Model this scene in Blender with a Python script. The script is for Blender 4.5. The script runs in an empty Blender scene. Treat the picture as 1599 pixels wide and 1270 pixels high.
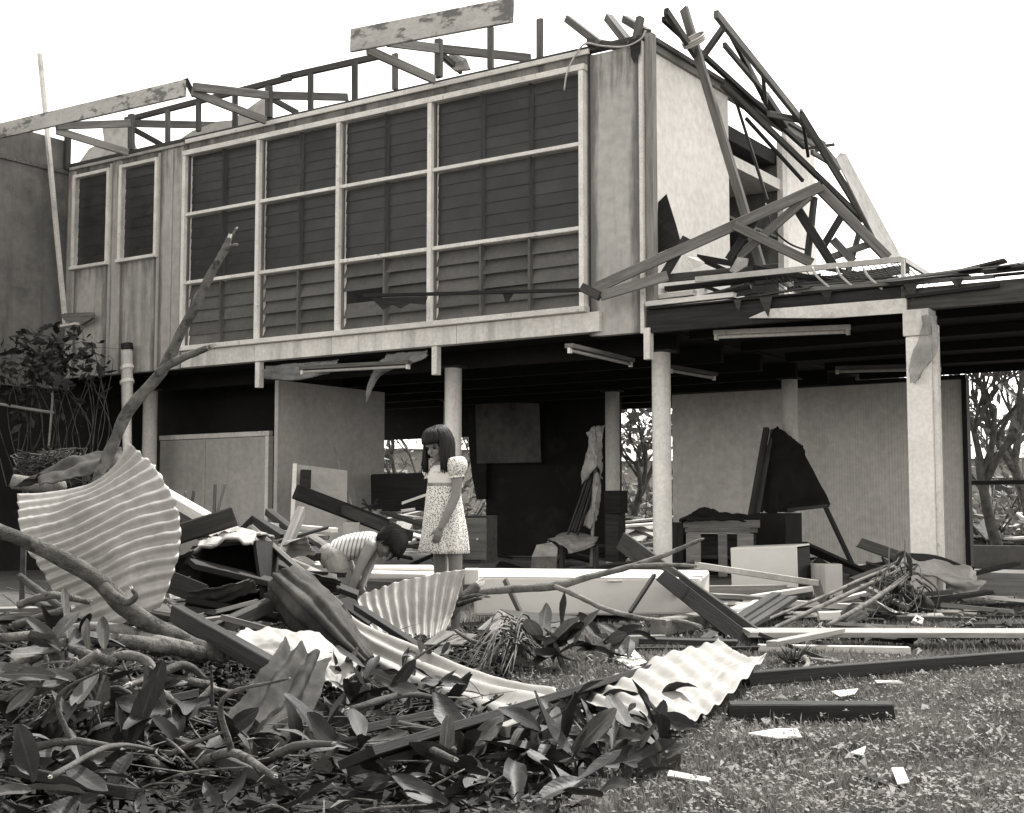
import bpy, bmesh, math, random
import numpy as np
from mathutils import Vector, Matrix, noise
random.seed(7); np.random.seed(7)
sc = bpy.context.scene
COL = sc.collection
R = math.radians

# ------------------------------------------------------------------ camera
FPX, CX, CY, EYE = 2083.0, 799.5, 635.0, 0.8          # focal length in photo pixels, principal point, eye height
TILT = math.atan(164.0 / FPX)
cam = bpy.data.objects.new('camera', bpy.data.cameras.new('camera')); COL.objects.link(cam)
cam.location = (0, 0, EYE); cam.rotation_euler = (R(90) + TILT, 0, 0)
cam.data.sensor_width = 36.0; cam.data.lens = 36.0 * FPX / 1599.0
cam.data.clip_start = 0.05; cam.data.clip_end = 6000
sc.camera = cam

# ------------------------------------------------------------------ light
SUN_AZ, SUN_EL = R(36), R(58)                 # azimuth from +Y towards +X: high, behind and to the right
world = bpy.data.worlds.new('World'); sc.world = world; world.use_nodes = True
wn = world.node_tree.nodes; wl = world.node_tree.links; wn.clear()
sky = wn.new('ShaderNodeTexSky'); sky.sky_type = 'NISHITA'; sky.sun_disc = False
sky.sun_elevation = SUN_EL; sky.sun_rotation = SUN_AZ
sky.air_density = 1.0; sky.dust_density = 1.0; sky.ozone_density = 1.0
bw = wn.new('ShaderNodeRGBToBW'); tint = wn.new('ShaderNodeMix'); tint.data_type = 'RGBA'; tint.blend_type = 'MULTIPLY'
tint.inputs[0].default_value = 1.0; tint.inputs[7].default_value = (1.0, 0.985, 0.955, 1)
bg = wn.new('ShaderNodeBackground'); bg.inputs[1].default_value = 0.15
wo = wn.new('ShaderNodeOutputWorld')
wl.new(sky.outputs[0], bw.inputs[0]); wl.new(bw.outputs[0], tint.inputs[6]); wl.new(tint.outputs[2], bg.inputs[0]); wl.new(bg.outputs[0], wo.inputs[0])
sun = bpy.data.objects.new('sun', bpy.data.lights.new('sun', 'SUN')); COL.objects.link(sun)
sun.data.energy = 2.0; sun.data.angle = R(2.5); sun.data.color = (1, 0.985, 0.96)
_d = Vector((math.sin(SUN_AZ) * math.cos(SUN_EL), math.cos(SUN_AZ) * math.cos(SUN_EL), math.sin(SUN_EL)))
sun.rotation_euler = _d.to_track_quat('Z', 'Y').to_euler(); sun.location = _d * 60
sc.view_settings.view_transform = 'Standard'; sc.view_settings.look = 'None'; sc.view_settings.gamma = 1
sc.view_settings.use_curve_mapping = False; sc.view_settings.exposure = 1.92

# ------------------------------------------------------------------ pixels to places
_c, _s = math.cos(TILT), math.sin(TILT)
def ray(px, py):
    x = (px - CX) / FPX; z = -(py - CY) / FPX
    return Vector((x, _c - z * _s, _s + z * _c))
EYEP = Vector((0, 0, EYE))
ET = ray(-2279, 799); ET.z = 0; ET.normalize()         # along the front of the house, leftwards and away
ES = Vector((ET.y, -ET.x, 0))                           # into the house
HO = Vector((3.66, 11.85, 0))
def D(px, py, d):                                       # point at a distance d along the view axis
    r = ray(px, py); return EYEP + r * (d / r.y)
def P(px, py, z=0.0):                                   # point on the level z
    r = ray(px, py); return EYEP + r * ((z - EYE) / r.z)
def Fp(px, py, s=0.0):                                  # point on the plane s metres behind the front wall
    r = ray(px, py); return EYEP + r * ((s + HO.dot(ES)) / r.dot(ES))
def Tp(px, py, t):                                      # point on the cross plane t
    r = ray(px, py); return EYEP + r * ((t + HO.dot(ET)) / r.dot(ET))
HM = Matrix(((-ET.x, ES.x, 0, HO.x), (-ET.y, ES.y, 0, HO.y), (0, 0, 1, 0), (0, 0, 0, 1)))
HMI = HM.inverted()
def Hw(t, s, z): return HO + ET * t + ES * s + Vector((0, 0, z))
def smooth(a, b, x):
    x = max(0.0, min(1.0, (x - a) / (b - a))); return x * x * (3 - 2 * x)
def gh(x, y):                                           # height of the ground
    m = 0.0
    for cx, cy, rx, ry, h in ((-2.15, 6.0, 1.7, 2.0, 0.23), (-1.4, 7.8, 1.3, 1.4, 0.08)):
        q = math.sqrt(((x - cx) / rx) ** 2 + ((y - cy) / ry) ** 2)
        m += h * (1 - smooth(0.15, 1.0, q))
    return m + 0.02 * noise.noise(Vector((x * 0.9, y * 0.9, 3.1))) * smooth(2, 4, y)
def G(px, py, up=0.0):                                  # point on the ground (plus a height above it)
    r = ray(px, py); z = 0.0
    for _ in range(12):
        p = EYEP + r * ((z + up - EYE) / r.z)
        z = 0.5 * z + 0.5 * gh(p.x, p.y)
    return p

# ------------------------------------------------------------------ objects
WM = {}
GRAINED = ('dark weathered timber', 'blackened timber', 'weathered timber', 'raw pine timber', 'white painted timber', 'roof timber')
def put(o, M, parent=None):
    if parent is not None:
        o.parent = parent; o.matrix_basis = WM[parent.name].inverted() @ M
    else:
        o.matrix_basis = M
    WM[o.name] = M.copy(); return o
def tag(o, label=None, cat=None, group=None, kind=None):
    if label: o['label'] = label
    if cat: o['category'] = cat
    if group: o['group'] = group
    if kind: o['kind'] = kind
    return o
def mobj(name, me, mat, parent=None, M=None, sm=False):
    o = bpy.data.objects.new(name, me); COL.objects.link(o)
    if mat is not None and not me.materials: me.materials.append(mat)
    if sm and len(me.polygons): me.polygons.foreach_set('use_smooth', [True] * len(me.polygons))
    return put(o, M if M is not None else Matrix.Identity(4), parent)
def thing(name, loc, label, cat, group=None):
    o = bpy.data.objects.new(name, None); COL.objects.link(o); o.empty_display_size = 0.1
    put(o, Matrix.Translation(loc)); return tag(o, label, cat, group)
def mesh(name, vs, fs):
    me = bpy.data.meshes.new(name); me.from_pydata([tuple(v) for v in vs], [], fs); me.update(); return me
def fixn(me):
    bm = bmesh.new(); bm.from_mesh(me); bmesh.ops.recalc_face_normals(bm, faces=bm.faces); bm.to_mesh(me); bm.free(); return me

def bar_mesh(name, L, w, h, ch=None, jit=0.0, taper=1.0, segs=1, bow=0.0):
    """a chamfered length of timber along +X from 0 to L"""
    ch = min(w, h) * 0.08 if ch is None else ch
    a, b = w / 2, h / 2
    sec = [(-a + ch, -b), (a - ch, -b), (a, -b + ch), (a, b - ch), (a - ch, b), (-a + ch, b), (-a, b - ch), (-a, -b + ch)]
    vs = []; fs = []
    for i in range(segs + 1):
        u = i / segs; k = 1 + (taper - 1) * u
        for (y, z) in sec:
            dx = random.uniform(-jit, jit) if i in (0, segs) else 0
            vs.append((L * u + dx, y * k, z * k + bow * math.sin(math.pi * u)))
    for i in range(segs):
        for j in range(8):
            k = (j + 1) % 8
            fs.append((i * 8 + j, i * 8 + 8 + j, i * 8 + 8 + k, i * 8 + k))
    fs.append(tuple(range(8))); fs.append(tuple(segs * 8 + j for j in reversed(range(8))))
    return fixn(mesh(name, vs, fs))
def axis_m(p0, p1, roll=0.0, up=Vector((0, 0, 1))):
    x = (p1 - p0).normalized()
    if abs(x.dot(up)) > 0.985: up = Vector((ES.x, ES.y, 0))
    y = up.cross(x).normalized(); z = x.cross(y)
    M = Matrix(((x.x, y.x, z.x, p0.x), (x.y, y.y, z.y, p0.y), (x.z, y.z, z.z, p0.z), (0, 0, 0, 1)))
    return M @ Matrix.Rotation(roll, 4, 'X')
def bar(name, p0, p1, w, h, mat, parent=None, roll=0.0, jit=0.0, taper=1.0, bow=0.0, segs=1):
    """timber from p0 to p1: w across (level), h upright"""
    if bow: segs = max(segs, 6)
    me = bar_mesh(name, (p1 - p0).length, w, h, None, jit, taper, segs, bow)
    return mobj(name, me, mat, parent, axis_m(p0, p1, roll))
def plank(label, p0, p1, w, h, mat, name='plank', cat='plank', roll=0.0, jit=0.008, bow=0.0, group=None, taper=1.0):
    return tag(bar(name, p0, p1, w, h, mat, None, roll, jit, taper, bow), label, cat, group)
def box_h(name, t0, t1, s0, s1, z0, z1, mat, parent, ch=0.004):
    """a box aligned with the house"""
    x0, x1 = sorted((-t0, -t1)); y0, y1 = sorted((s0, s1))
    if mat is not None and mat.name in GRAINED and z1 - z0 > max(x1 - x0, y1 - y0):      # upright timber: grain runs up
        me = bar_mesh(name, z1 - z0, y1 - y0, x1 - x0, ch)
        return mobj(name, me, mat, parent, HM @ Matrix.Translation(((x0 + x1) / 2, (y0 + y1) / 2, z0)) @ Matrix.Rotation(-math.pi / 2, 4, 'Y'))
    me = bar_mesh(name, x1 - x0, y1 - y0, z1 - z0, ch)
    M = HM @ Matrix.Translation((x0, (y0 + y1) / 2, (z0 + z1) / 2))
    return mobj(name, me, mat, parent, M)
def box_w(name, c, sx, sy, sz, rz, mat, parent=None, ch=0.006, rx=0, ry=0):
    me = bar_mesh(name, sx, sy, sz, ch)
    M = Matrix.Translation(c) @ Matrix.Rotation(rz, 4, 'Z') @ Matrix.Rotation(ry, 4, 'Y') @ Matrix.Rotation(rx, 4, 'X') @ Matrix.Translation((-sx / 2, 0, 0))
    return mobj(name, me, mat, parent, M)
def slab_poly(name, pts, thick, mat, parent=None, nrm=None):
    """a flat piece with the given outline (world points) and thickness"""
    pts = [Vector(p) for p in pts]; c = sum(pts, Vector()) / len(pts)
    n = Vector((0, 0, 0))
    for i in range(len(pts)): n += (pts[i] - c).cross(pts[(i + 1) % len(pts)] - c)
    n.normalize(); x = (pts[1] - pts[0]).normalized(); y = n.cross(x)
    M = Matrix(((x.x, y.x, n.x, c.x), (x.y, y.y, n.y, c.y), (x.z, y.z, n.z, c.z), (0, 0, 0, 1))); MI = M.inverted()
    k = len(pts); vs = []
    for off in (-thick / 2, thick / 2):
        for p in pts:
            q = MI @ p; vs.append((q.x, q.y, q.z + off))
    fs = [tuple(reversed(range(k))), tuple(range(k, 2 * k))] + [(i, (i + 1) % k, k + (i + 1) % k, k + i) for i in range(k)]
    return mobj(name, mesh(name, vs, fs), mat, parent, M)

def cr(pts, u):                                          # Catmull-Rom through a list of values at u in 0..1
    n = len(pts) - 1; f = u * n; i = min(int(f), n - 1); f -= i
    p1, p2 = pts[i], pts[i + 1]
    p0 = pts[i - 1] if i > 0 else p1 * 2 - p2
    p3 = pts[i + 2] if i + 2 <= n else p2 * 2 - p1
    return (p1 * 2 + (p2 - p0) * f + (p0 * 2 - p1 * 5 + p2 * 4 - p3) * f * f + (p1 * 3 - p0 - p2 * 3 + p3) * f ** 3) * 0.5
def tube_geo(pts, rad, sides=8, per=5, rough=0.0, vs=None, fs=None, cap=True, seed=0.0):
    """append a tube through pts with radii rad to vs/fs"""
    vs = [] if vs is None else vs; fs = [] if fs is None else fs
    n = max(2, (len(pts) - 1) * per); base = len(vs)
    cs = [cr(pts, i / n) for i in range(n + 1)]
    rs = [cr([Vector((r, 0, 0)) for r in rad], i / n).x for i in range(n + 1)]
    nrm = None
    for i in range(n + 1):
        t = (cs[min(i + 1, n)] - cs[max(i - 1, 0)]).normalized()
        if nrm is None: nrm = t.orthogonal().normalized()
        nrm = (nrm - t * nrm.dot(t)).normalized(); b = t.cross(nrm)
        for j in range(sides):
            a = 2 * math.pi * j / sides; d = nrm * math.cos(a) + b * math.sin(a)
            r = max(rs[i], 1e-4)
            if rough: r *= 1 + rough * noise.noise(Vector((cs[i].x, cs[i].y, cs[i].z)) * (0.35 / r) + d * 0.9 + Vector((seed, 0, 0)))
            vs.append(cs[i] + d * r)
    for i in range(n):
        for j in range(sides):
            k = (j + 1) % sides; q = base + i * sides
            fs.append((q + j, q + k, q + sides + k, q + sides + j))
    if cap:
        fs.append(tuple(base + j for j in reversed(range(sides)))); fs.append(tuple(base + n * sides + j for j in range(sides)))
    return vs, fs
def tube(name, pts, rad, mat, parent=None, sides=8, per=5, rough=0.0, sm=True):
    if not hasattr(rad, '__len__'): rad = [rad] * len(pts)
    o0 = pts[0].copy()
    vs, fs = tube_geo([p - o0 for p in pts], rad, sides, per, rough, seed=o0.x)
    return mobj(name, mesh(name, vs, fs), mat, parent, Matrix.Translation(o0), sm)
def tubes(name, lst, mat, parent=None, sides=5, per=3, rough=0.0, o0=None):
    """many tubes joined in one part"""
    o0 = lst[0][0][0].copy() if o0 is None else o0; vs = []; fs = []
    for pts, rad in lst:
        tube_geo([p - o0 for p in pts], rad if hasattr(rad, '__len__') else [rad] * len(pts), sides, per, rough, vs, fs)
    return mobj(name, mesh(name, vs, fs), mat, parent, Matrix.Translation(o0), True)

def sheet(name, ctrl, mat, parent=None, ncorr=0, amp=0.0, along='v', nu=40, nv=None, rag=0.0, crumple=0.0, thick=0.003, seed=0.0, notch=0.0):
    """a bent sheet through a grid of control points; corrugations run along u, waves across v"""
    nv = nv or max(30, ncorr * 8)
    o0 = ctrl[0][0].copy(); rows = [[p - o0 for p in r] for r in ctrl]
    def S(u, v): return cr([cr(r, u) for r in rows], v)
    vs = []; fs = []; e = 0.004
    for j in range(nv + 1):
        v = j / nv
        for i in range(nu + 1):
            u = i / nu; uu, vv = u, v
            if rag:
                k = rag * (noise.noise(Vector((v * 7, seed, 1.5))) + 0.6 * noise.noise(Vector((v * 23, seed, 4.5))))
                if notch: k += notch * max(0, noise.noise(Vector((v * 3.3, seed, 9.5))) - 0.1)
                uu = u + (k * (1 - u) ** 6 if u < .5 else -abs(k) * u ** 6)
                k2 = rag * 0.6 * (noise.noise(Vector((u * 8, seed, 7.5))) + 0.5 * noise.noise(Vector((u * 27, seed, 2.5))))
                vv = v + (abs(k2) * (1 - v) ** 10 - abs(k2) * v ** 10)
            uu = min(max(uu, 0), 1); vv = min(max(vv, 0), 1)
            p = S(uu, vv)
            du = S(min(uu + e, 1), vv) - S(max(uu - e, 0), vv); dv = S(uu, min(vv + e, 1)) - S(uu, max(vv - e, 0))
            n = du.cross(dv)
            n = n.normalized() if n.length > 1e-12 else Vector((0, 0, 1))
            a = amp * math.cos(2 * math.pi * ncorr * vv) if ncorr else 0
            if ncorr: a *= 0.95 + 0.25 * noise.noise(Vector((uu * 1.6, vv * 2, seed)))
            if crumple: a += crumple * (noise.noise(Vector((uu * 4, vv * 4, seed + 3))) + 0.9 * (0.35 - abs(noise.noise(Vector((uu * 5.5, vv * 5.5, seed + 8))))) + 0.35 * (0.3 - abs(noise.noise(Vector((uu * 14, vv * 14, seed + 5))))))
            vs.append(p + n * a)
    for j in range(nv):
        for i in range(nu):
            q = j * (nu + 1) + i
            fs.append((q, q + 1, q + nu + 2, q + nu + 1))
    o = mobj(name, mesh(name, vs, fs), mat, parent, Matrix.Translation(o0), True)
    m = o.modifiers.new('thickness', 'SOLIDIFY'); m.thickness = thick; m.offset = 0
    return o
# ------------------------------------------------------------------ materials (a black and white photograph: greys, faintly warm)
def g(v): return (v, v * 0.978, v * 0.945, 1)
def mat(name, v, var=0.25, scale=6.0, stretch=(1, 1, 1), rough=0.8, spec=0.3, metal=0.0, bump=0.0, bscale=None, spots=0.0, spot_v=None,
        spot_scale=4.0, spot_at=0.55, streak=0.0, streak_v=0.05, fine=0.15, trans=0.0, rand=0.12, coat=0.0, coords='Object', soft=0.12):
    m = bpy.data.materials.new(name); m.use_nodes = True; nt = m.node_tree; N = nt.nodes; Lk = nt.links
    b = N['Principled BSDF']; out = N['Material Output']
    tc = N.new('ShaderNodeTexCoord'); mp = N.new('ShaderNodeMapping'); mp.inputs['Scale'].default_value = stretch
    Lk.new(tc.outputs[coords], mp.inputs[0])
    oi = N.new('ShaderNodeObjectInfo'); ad = N.new('ShaderNodeVectorMath'); ad.operation = 'MULTIPLY_ADD'
    cmb = N.new('ShaderNodeCombineXYZ')
    for i in range(3): Lk.new(oi.outputs['Random'], cmb.inputs[i])
    Lk.new(cmb.outputs[0], ad.inputs[0]); ad.inputs[1].default_value = (37, 53, 71); Lk.new(mp.outputs[0], ad.inputs[2])
    def nz(sc_, det=5, ro=0.6, vec=None):
        n = N.new('ShaderNodeTexNoise'); n.inputs['Scale'].default_value = sc_; n.inputs['Detail'].default_value = det
        n.inputs['Roughness'].default_value = ro; Lk.new(vec or ad.outputs[0], n.inputs['Vector']); return n.outputs[0]
    def ramp(inp, p0, c0, p1, c1):
        r = N.new('ShaderNodeValToRGB'); r.color_ramp.elements[0].position = p0; r.color_ramp.elements[0].color = c0
        r.color_ramp.elements[1].position = p1; r.color_ramp.elements[1].color = c1; Lk.new(inp, r.inputs[0]); return r.outputs[0]
    def mixc(f, a, c, mode='MIX'):
        x = N.new('ShaderNodeMix'); x.data_type = 'RGBA'; x.blend_type = mode
        if isinstance(f, float): x.inputs[0].default_value = f
        else: Lk.new(f, x.inputs[0])
        for s_, val in ((6, a), (7, c)):
            if isinstance(val, tuple): x.inputs[s_].default_value = val
            else: Lk.new(val, x.inputs[s_])
        return x.outputs[2]
    n1 = nz(scale)
    col = ramp(n1, 0.3, g(v * (1 - var)), 0.7, g(min(v * (1 + var), 0.92)))
    if fine:
        col = mixc(1.0, col, ramp(nz(scale * 9, 3), 0.25, g(1 - fine), 0.75, g(1 + fine)), 'MULTIPLY')
    if rand:
        rr = N.new('ShaderNodeMapRange'); rr.inputs[3].default_value = 1 - rand; rr.inputs[4].default_value = 1 + rand
        Lk.new(oi.outputs['Random'], rr.inputs[0])
        hs = N.new('ShaderNodeVectorMath'); hs.operation = 'SCALE'; Lk.new(col, hs.inputs[0]); Lk.new(rr.outputs[0], hs.inputs['Scale']); col = hs.outputs[0]
    if streak:
        mp2 = N.new('ShaderNodeMapping'); mp2.inputs['Scale'].default_value = (3.2, 3.2, 0.22); Lk.new(tc.outputs[coords], mp2.inputs[0])
        ad2 = N.new('ShaderNodeVectorMath'); ad2.operation = 'ADD'; Lk.new(mp2.outputs[0], ad2.inputs[0]); Lk.new(cmb.outputs[0], ad2.inputs[1])
        s1 = ramp(nz(1.6, 6, 0.65, ad2.outputs[0]), 0.5, (0, 0, 0, 1), 0.72, (streak,) * 3 + (1,))
        col = mixc(s1, col, g(streak_v))
    if spots:
        s2 = ramp(nz(spot_scale, 7, 0.68), spot_at, (0, 0, 0, 1), spot_at + soft, (spots,) * 3 + (1,))
        col = mixc(s2, col, g(spot_v if spot_v is not None else v * 0.3))
    Lk.new(col, b.inputs['Base Color'])
    b.inputs['Roughness'].default_value = rough; b.inputs['Metallic'].default_value = metal
    b.inputs['Specular IOR Level'].default_value = spec; b.inputs['Coat Weight'].default_value = coat
    if bump:
        bp = N.new('ShaderNodeBump'); bp.inputs['Strength'].default_value = min(1, bump); bp.inputs['Distance'].default_value = 0.01
        Lk.new(nz(bscale or scale * 5, 4), bp.inputs['Height']); Lk.new(bp.outputs[0], b.inputs['Normal'])
    if trans:
        tr = N.new('ShaderNodeBsdfTranslucent'); Lk.new(col, tr.inputs[0]); ms = N.new('ShaderNodeMixShader'); ms.inputs[0].default_value = trans
        Lk.new(b.outputs[0], ms.inputs[1]); Lk.new(tr.outputs[0], ms.inputs[2]); Lk.new(ms.outputs[0], out.inputs[0])
    return m
WOODX = (1.0, 14, 14)
M = {}
M['fibro'] = mat('painted fibre cement', 0.42, 0.12, 1.1, rough=0.75, streak=0.5, streak_v=0.11, spots=0.55, spot_v=0.22, spot_scale=1.3, spot_at=0.54, soft=0.25, bump=0.1, rand=0.05)
M['fibro_head'] = mat('stained fibre cement strip', 0.22, 0.3, 2.5, rough=0.8, streak=0.9, streak_v=0.035, spots=0.6, spot_v=0.07, spot_scale=3, spot_at=0.52, bump=0.1)
M['fibro_wing'] = mat('dark painted fibre cement', 0.15, 0.25, 1.2, rough=0.8, streak=0.6, streak_v=0.05, spots=0.7, spot_v=0.06, spot_scale=0.9, spot_at=0.5, bump=0.08)
M['trim'] = mat('worn white paint', 0.74, 0.14, 5, rough=0.6, spots=0.75, spot_v=0.16, spot_scale=9, spot_at=0.6, bump=0.25, rand=0.05)
M['beam_white'] = mat('white painted beam', 0.66, 0.15, 2.5, rough=0.6, spots=0.6, spot_v=0.2, spot_scale=3.5, spot_at=0.62, streak=0.5, streak_v=0.14, bump=0.15)
M['lining'] = mat('white wall lining', 0.86, 0.04, 1.3, rough=0.7, spots=0.4, spot_v=0.6, spot_scale=2, spot_at=0.64, rand=0.03, bump=0.05)
M['column'] = mat('painted steel column', 0.72, 0.08, 3, rough=0.55, streak=0.5, streak_v=0.25, spots=0.5, spot_v=0.3, spot_scale=5, spot_at=0.66)
M['wood_dark'] = mat('dark weathered timber', 0.05, 0.45, 2.0, WOODX, 0.85, bump=0.35, rand=0.35)
M['wood_black'] = mat('blackened timber', 0.02, 0.5, 2.0, WOODX, 0.8, bump=0.35, rand=0.3)
M['wood_mid'] = mat('weathered timber', 0.13, 0.4, 2.0, WOODX, 0.85, bump=0.35, rand=0.3, spots=0.3, spot_v=0.05, spot_scale=1.5)
M['wood_pale'] = mat('raw pine timber', 0.24, 0.3, 2.0, WOODX, 0.8, bump=0.3, rand=0.2, spots=0.3, spot_v=0.14, spot_scale=1.5)
M['wood_white'] = mat('white painted timber', 0.6, 0.15, 2.0, (1, 6, 6), 0.65, bump=0.2, rand=0.1, spots=0.6, spot_v=0.25, spot_scale=3, spot_at=0.6)
M['fascia'] = mat('mottled fascia board', 0.48, 0.15, 2.5, (1, 2.2, 2.2), 0.75, spots=0.9, spot_v=0.13, spot_scale=2.6, spot_at=0.52, bump=0.2, soft=0.06)
M['frame_roof'] = mat('roof timber', 0.085, 0.4, 2.0, WOODX, 0.85, bump=0.3, rand=0.45)
M['glass'] = mat('grimy louvre glass', 0.03, 0.35, 2.5, rough=0.32, spec=0.45, rand=0.2, spots=0.4, spot_v=0.075, spot_scale=3.5, spot_at=0.55, soft=0.3)
M['blade'] = mat('painted metal louvre', 0.105, 0.25, 2.5, rough=0.6, rand=0.2, spots=0.6, spot_v=0.06, spot_scale=5, spot_at=0.56)
M['iron'] = mat('galvanised iron', 0.30, 0.28, 2.2, rough=0.55, spec=0.5, metal=0.1, spots=0.8, spot_v=0.10, spot_scale=4.2, spot_at=0.54, soft=0.25, fine=0.2, rand=0.06, bump=0.1)
M['iron_pale'] = mat('pale painted iron', 0.36, 0.16, 2.0, rough=0.5, spec=0.5, metal=0.1, spots=0.5, spot_v=0.3, spot_scale=3.0, spot_at=0.6, soft=0.2, rand=0.05)
M['iron_dark'] = mat('rusty dark iron', 0.055, 0.6, 6, rough=0.85, spec=0.12, metal=0.0, spots=0.8, spot_v=0.02, spot_scale=5, spot_at=0.5, soft=0.25, rand=0.15, bump=0.15)
M['iron_sun'] = mat('dusty zinc sheet', 0.29, 0.18, 2.0, rough=0.6, spec=0.3, metal=0.0, spots=0.6, spot_v=0.15, spot_scale=3.0, spot_at=0.55, soft=0.25, rand=0.05)
M['enamel'] = mat('white enamel', 0.72, 0.05, 1.5, rough=0.35, spec=0.5, spots=0.5, spot_v=0.4, spot_scale=6, spot_at=0.68, rand=0.03, fine=0.04)
M['concrete'] = mat('concrete slab', 0.16, 0.3, 1.5, rough=0.9, bump=0.3, spots=0.6, spot_v=0.07, spot_scale=1.1, spot_at=0.5)
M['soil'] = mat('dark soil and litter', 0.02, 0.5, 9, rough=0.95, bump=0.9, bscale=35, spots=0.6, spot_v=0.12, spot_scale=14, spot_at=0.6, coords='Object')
M['lawn_soil'] = mat('lawn earth', 0.075, 0.4, 7, rough=0.95, bump=0.8, bscale=40, spots=0.5, spot_v=0.13, spot_scale=3)
M['grass'] = mat('grass blades', 0.18, 0.5, 3.0, rough=0.7, trans=0.25, rand=0, fine=0.3)
M['clover'] = mat('low broad weeds', 0.15, 0.6, 4.0, rough=0.6, trans=0.2, rand=0, fine=0.3)
M['leaf'] = mat('glossy dark leaf', 0.014, 0.5, 8, (1, 4, 1), 0.5, 0.3, bump=0.25, bscale=30, rand=0.45, trans=0.12, spots=0.4, spot_v=0.05, spot_scale=9, spot_at=0.6)
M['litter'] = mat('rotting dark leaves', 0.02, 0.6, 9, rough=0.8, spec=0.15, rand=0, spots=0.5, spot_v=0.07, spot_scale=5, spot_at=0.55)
M['leaf_pale'] = mat('pale leaf underside', 0.075, 0.35, 8, (1, 4, 1), 0.6, 0.3, bump=0.25, bscale=30, rand=0.35, trans=0.15, spots=0.5, spot_v=0.07, spot_scale=9, spot_at=0.58)
M['bark'] = mat('mottled bark', 0.13, 0.5, 9, (1, 1, 1), 0.95, 0.1, bump=1.0, bscale=110, spots=0.85, spot_v=0.035, spot_scale=16, spot_at=0.5, rand=0.2)
M['bark_dark'] = mat('dark bark', 0.07, 0.5, 9, (1, 1, 1), 0.9, bump=0.8, bscale=50, spots=0.6, spot_v=0.2, spot_scale=11, spot_at=0.62, rand=0.25)
M['bark_pale'] = mat('pale smooth bark', 0.21, 0.45, 10, (1, 1, 1), 0.95, 0.1, bump=1.0, bscale=110, spots=0.8, spot_v=0.06, spot_scale=18, spot_at=0.55, rand=0.15)
M['broken'] = mat('freshly broken wood', 0.48, 0.25, 12, (1, 1, 1), 0.9, bump=0.6, rand=0.1)
M['tarp'] = mat('black canvas', 0.016, 0.4, 4, rough=0.9, bump=0.4, bscale=60, rand=0.1)
M['cloth'] = mat('faded cloth', 0.3, 0.3, 5, rough=0.95, bump=0.4, bscale=80, spots=0.6, spot_v=0.13, spot_scale=8, spot_at=0.5)
M['skin'] = mat('skin', 0.21, 0.1, 5, rough=0.55, spec=0.4, fine=0.05, rand=0.0)
M['hair'] = mat('dark hair', 0.016, 0.5, 20, (1, 1, 0.15), 0.6, 0.2, rand=0.0, bump=0.3, bscale=80)
M['steel_dark'] = mat('dark steel', 0.03, 0.3, 6, rough=0.5, metal=0.4, rand=0.2)
M['steel_pale'] = mat('pale steel', 0.42, 0.2, 6, rough=0.5, metal=0.3, rand=0.1)
M['tube'] = mat('fluorescent tube glass', 0.72, 0.05, 3, rough=0.3, rand=0.0)
M['rubber'] = mat('black rubber', 0.015, 0.2, 6, rough=0.6)
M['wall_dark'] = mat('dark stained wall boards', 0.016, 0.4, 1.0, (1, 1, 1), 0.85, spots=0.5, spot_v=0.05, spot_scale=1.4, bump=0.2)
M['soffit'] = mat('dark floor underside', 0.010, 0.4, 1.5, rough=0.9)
M['ribbed'] = mat('pale ribbed sheet', 0.82, 0.06, 1.2, rough=0.7, spots=0.4, spot_v=0.2, spot_scale=1.4, spot_at=0.55, soft=0.3, rand=0.04)
M['door'] = mat('pale painted door', 0.44, 0.08, 1.5, rough=0.7, streak=0.25, streak_v=0.2, spots=0.3, spot_v=0.25, spot_scale=2, rand=0.05)
M['cardboard'] = mat('grey cardboard', 0.33, 0.1, 3, rough=0.9)
M['paper'] = mat('white paper', 0.7, 0.1, 4, rough=0.8)
M['roof_far'] = mat('bright iron roof', 0.6, 0.1, 0.5, rough=0.6)
M['far_wall'] = mat('distant house wall', 0.35, 0.2, 0.7, rough=0.9)
def screen_mat(name, fac, v):
    m = bpy.data.materials.new(name); m.use_nodes = True; N = m.node_tree.nodes; Lk = m.node_tree.links
    b = N['Principled BSDF']; b.inputs['Base Color'].default_value = g(v); b.inputs['Roughness'].default_value = 0.7
    t = N.new('ShaderNodeBsdfTransparent'); x = N.new('ShaderNodeMixShader')
    tc = N.new('ShaderNodeTexCoord'); n = N.new('ShaderNodeTexNoise'); n.inputs['Scale'].default_value = 5; Lk.new(tc.outputs['Object'], n.inputs['Vector'])
    mr = N.new('ShaderNodeMapRange'); mr.inputs[1].default_value = 0.35; mr.inputs[2].default_value = 0.65; mr.inputs[3].default_value = fac * 0.6; mr.inputs[4].default_value = min(1, fac * 1.35)
    Lk.new(n.outputs[0], mr.inputs[0]); Lk.new(mr.outputs[0], x.inputs[0]); Lk.new(t.outputs[0], x.inputs[1]); Lk.new(b.outputs[0], x.inputs[2]); Lk.new(x.outputs[0], N['Material Output'].inputs[0])
    return m
M['window_screen'] = screen_mat('dark window screen', 0.13, 0.06)
M['screen'] = screen_mat('fly screen mesh', 0.42, 0.3)
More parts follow.
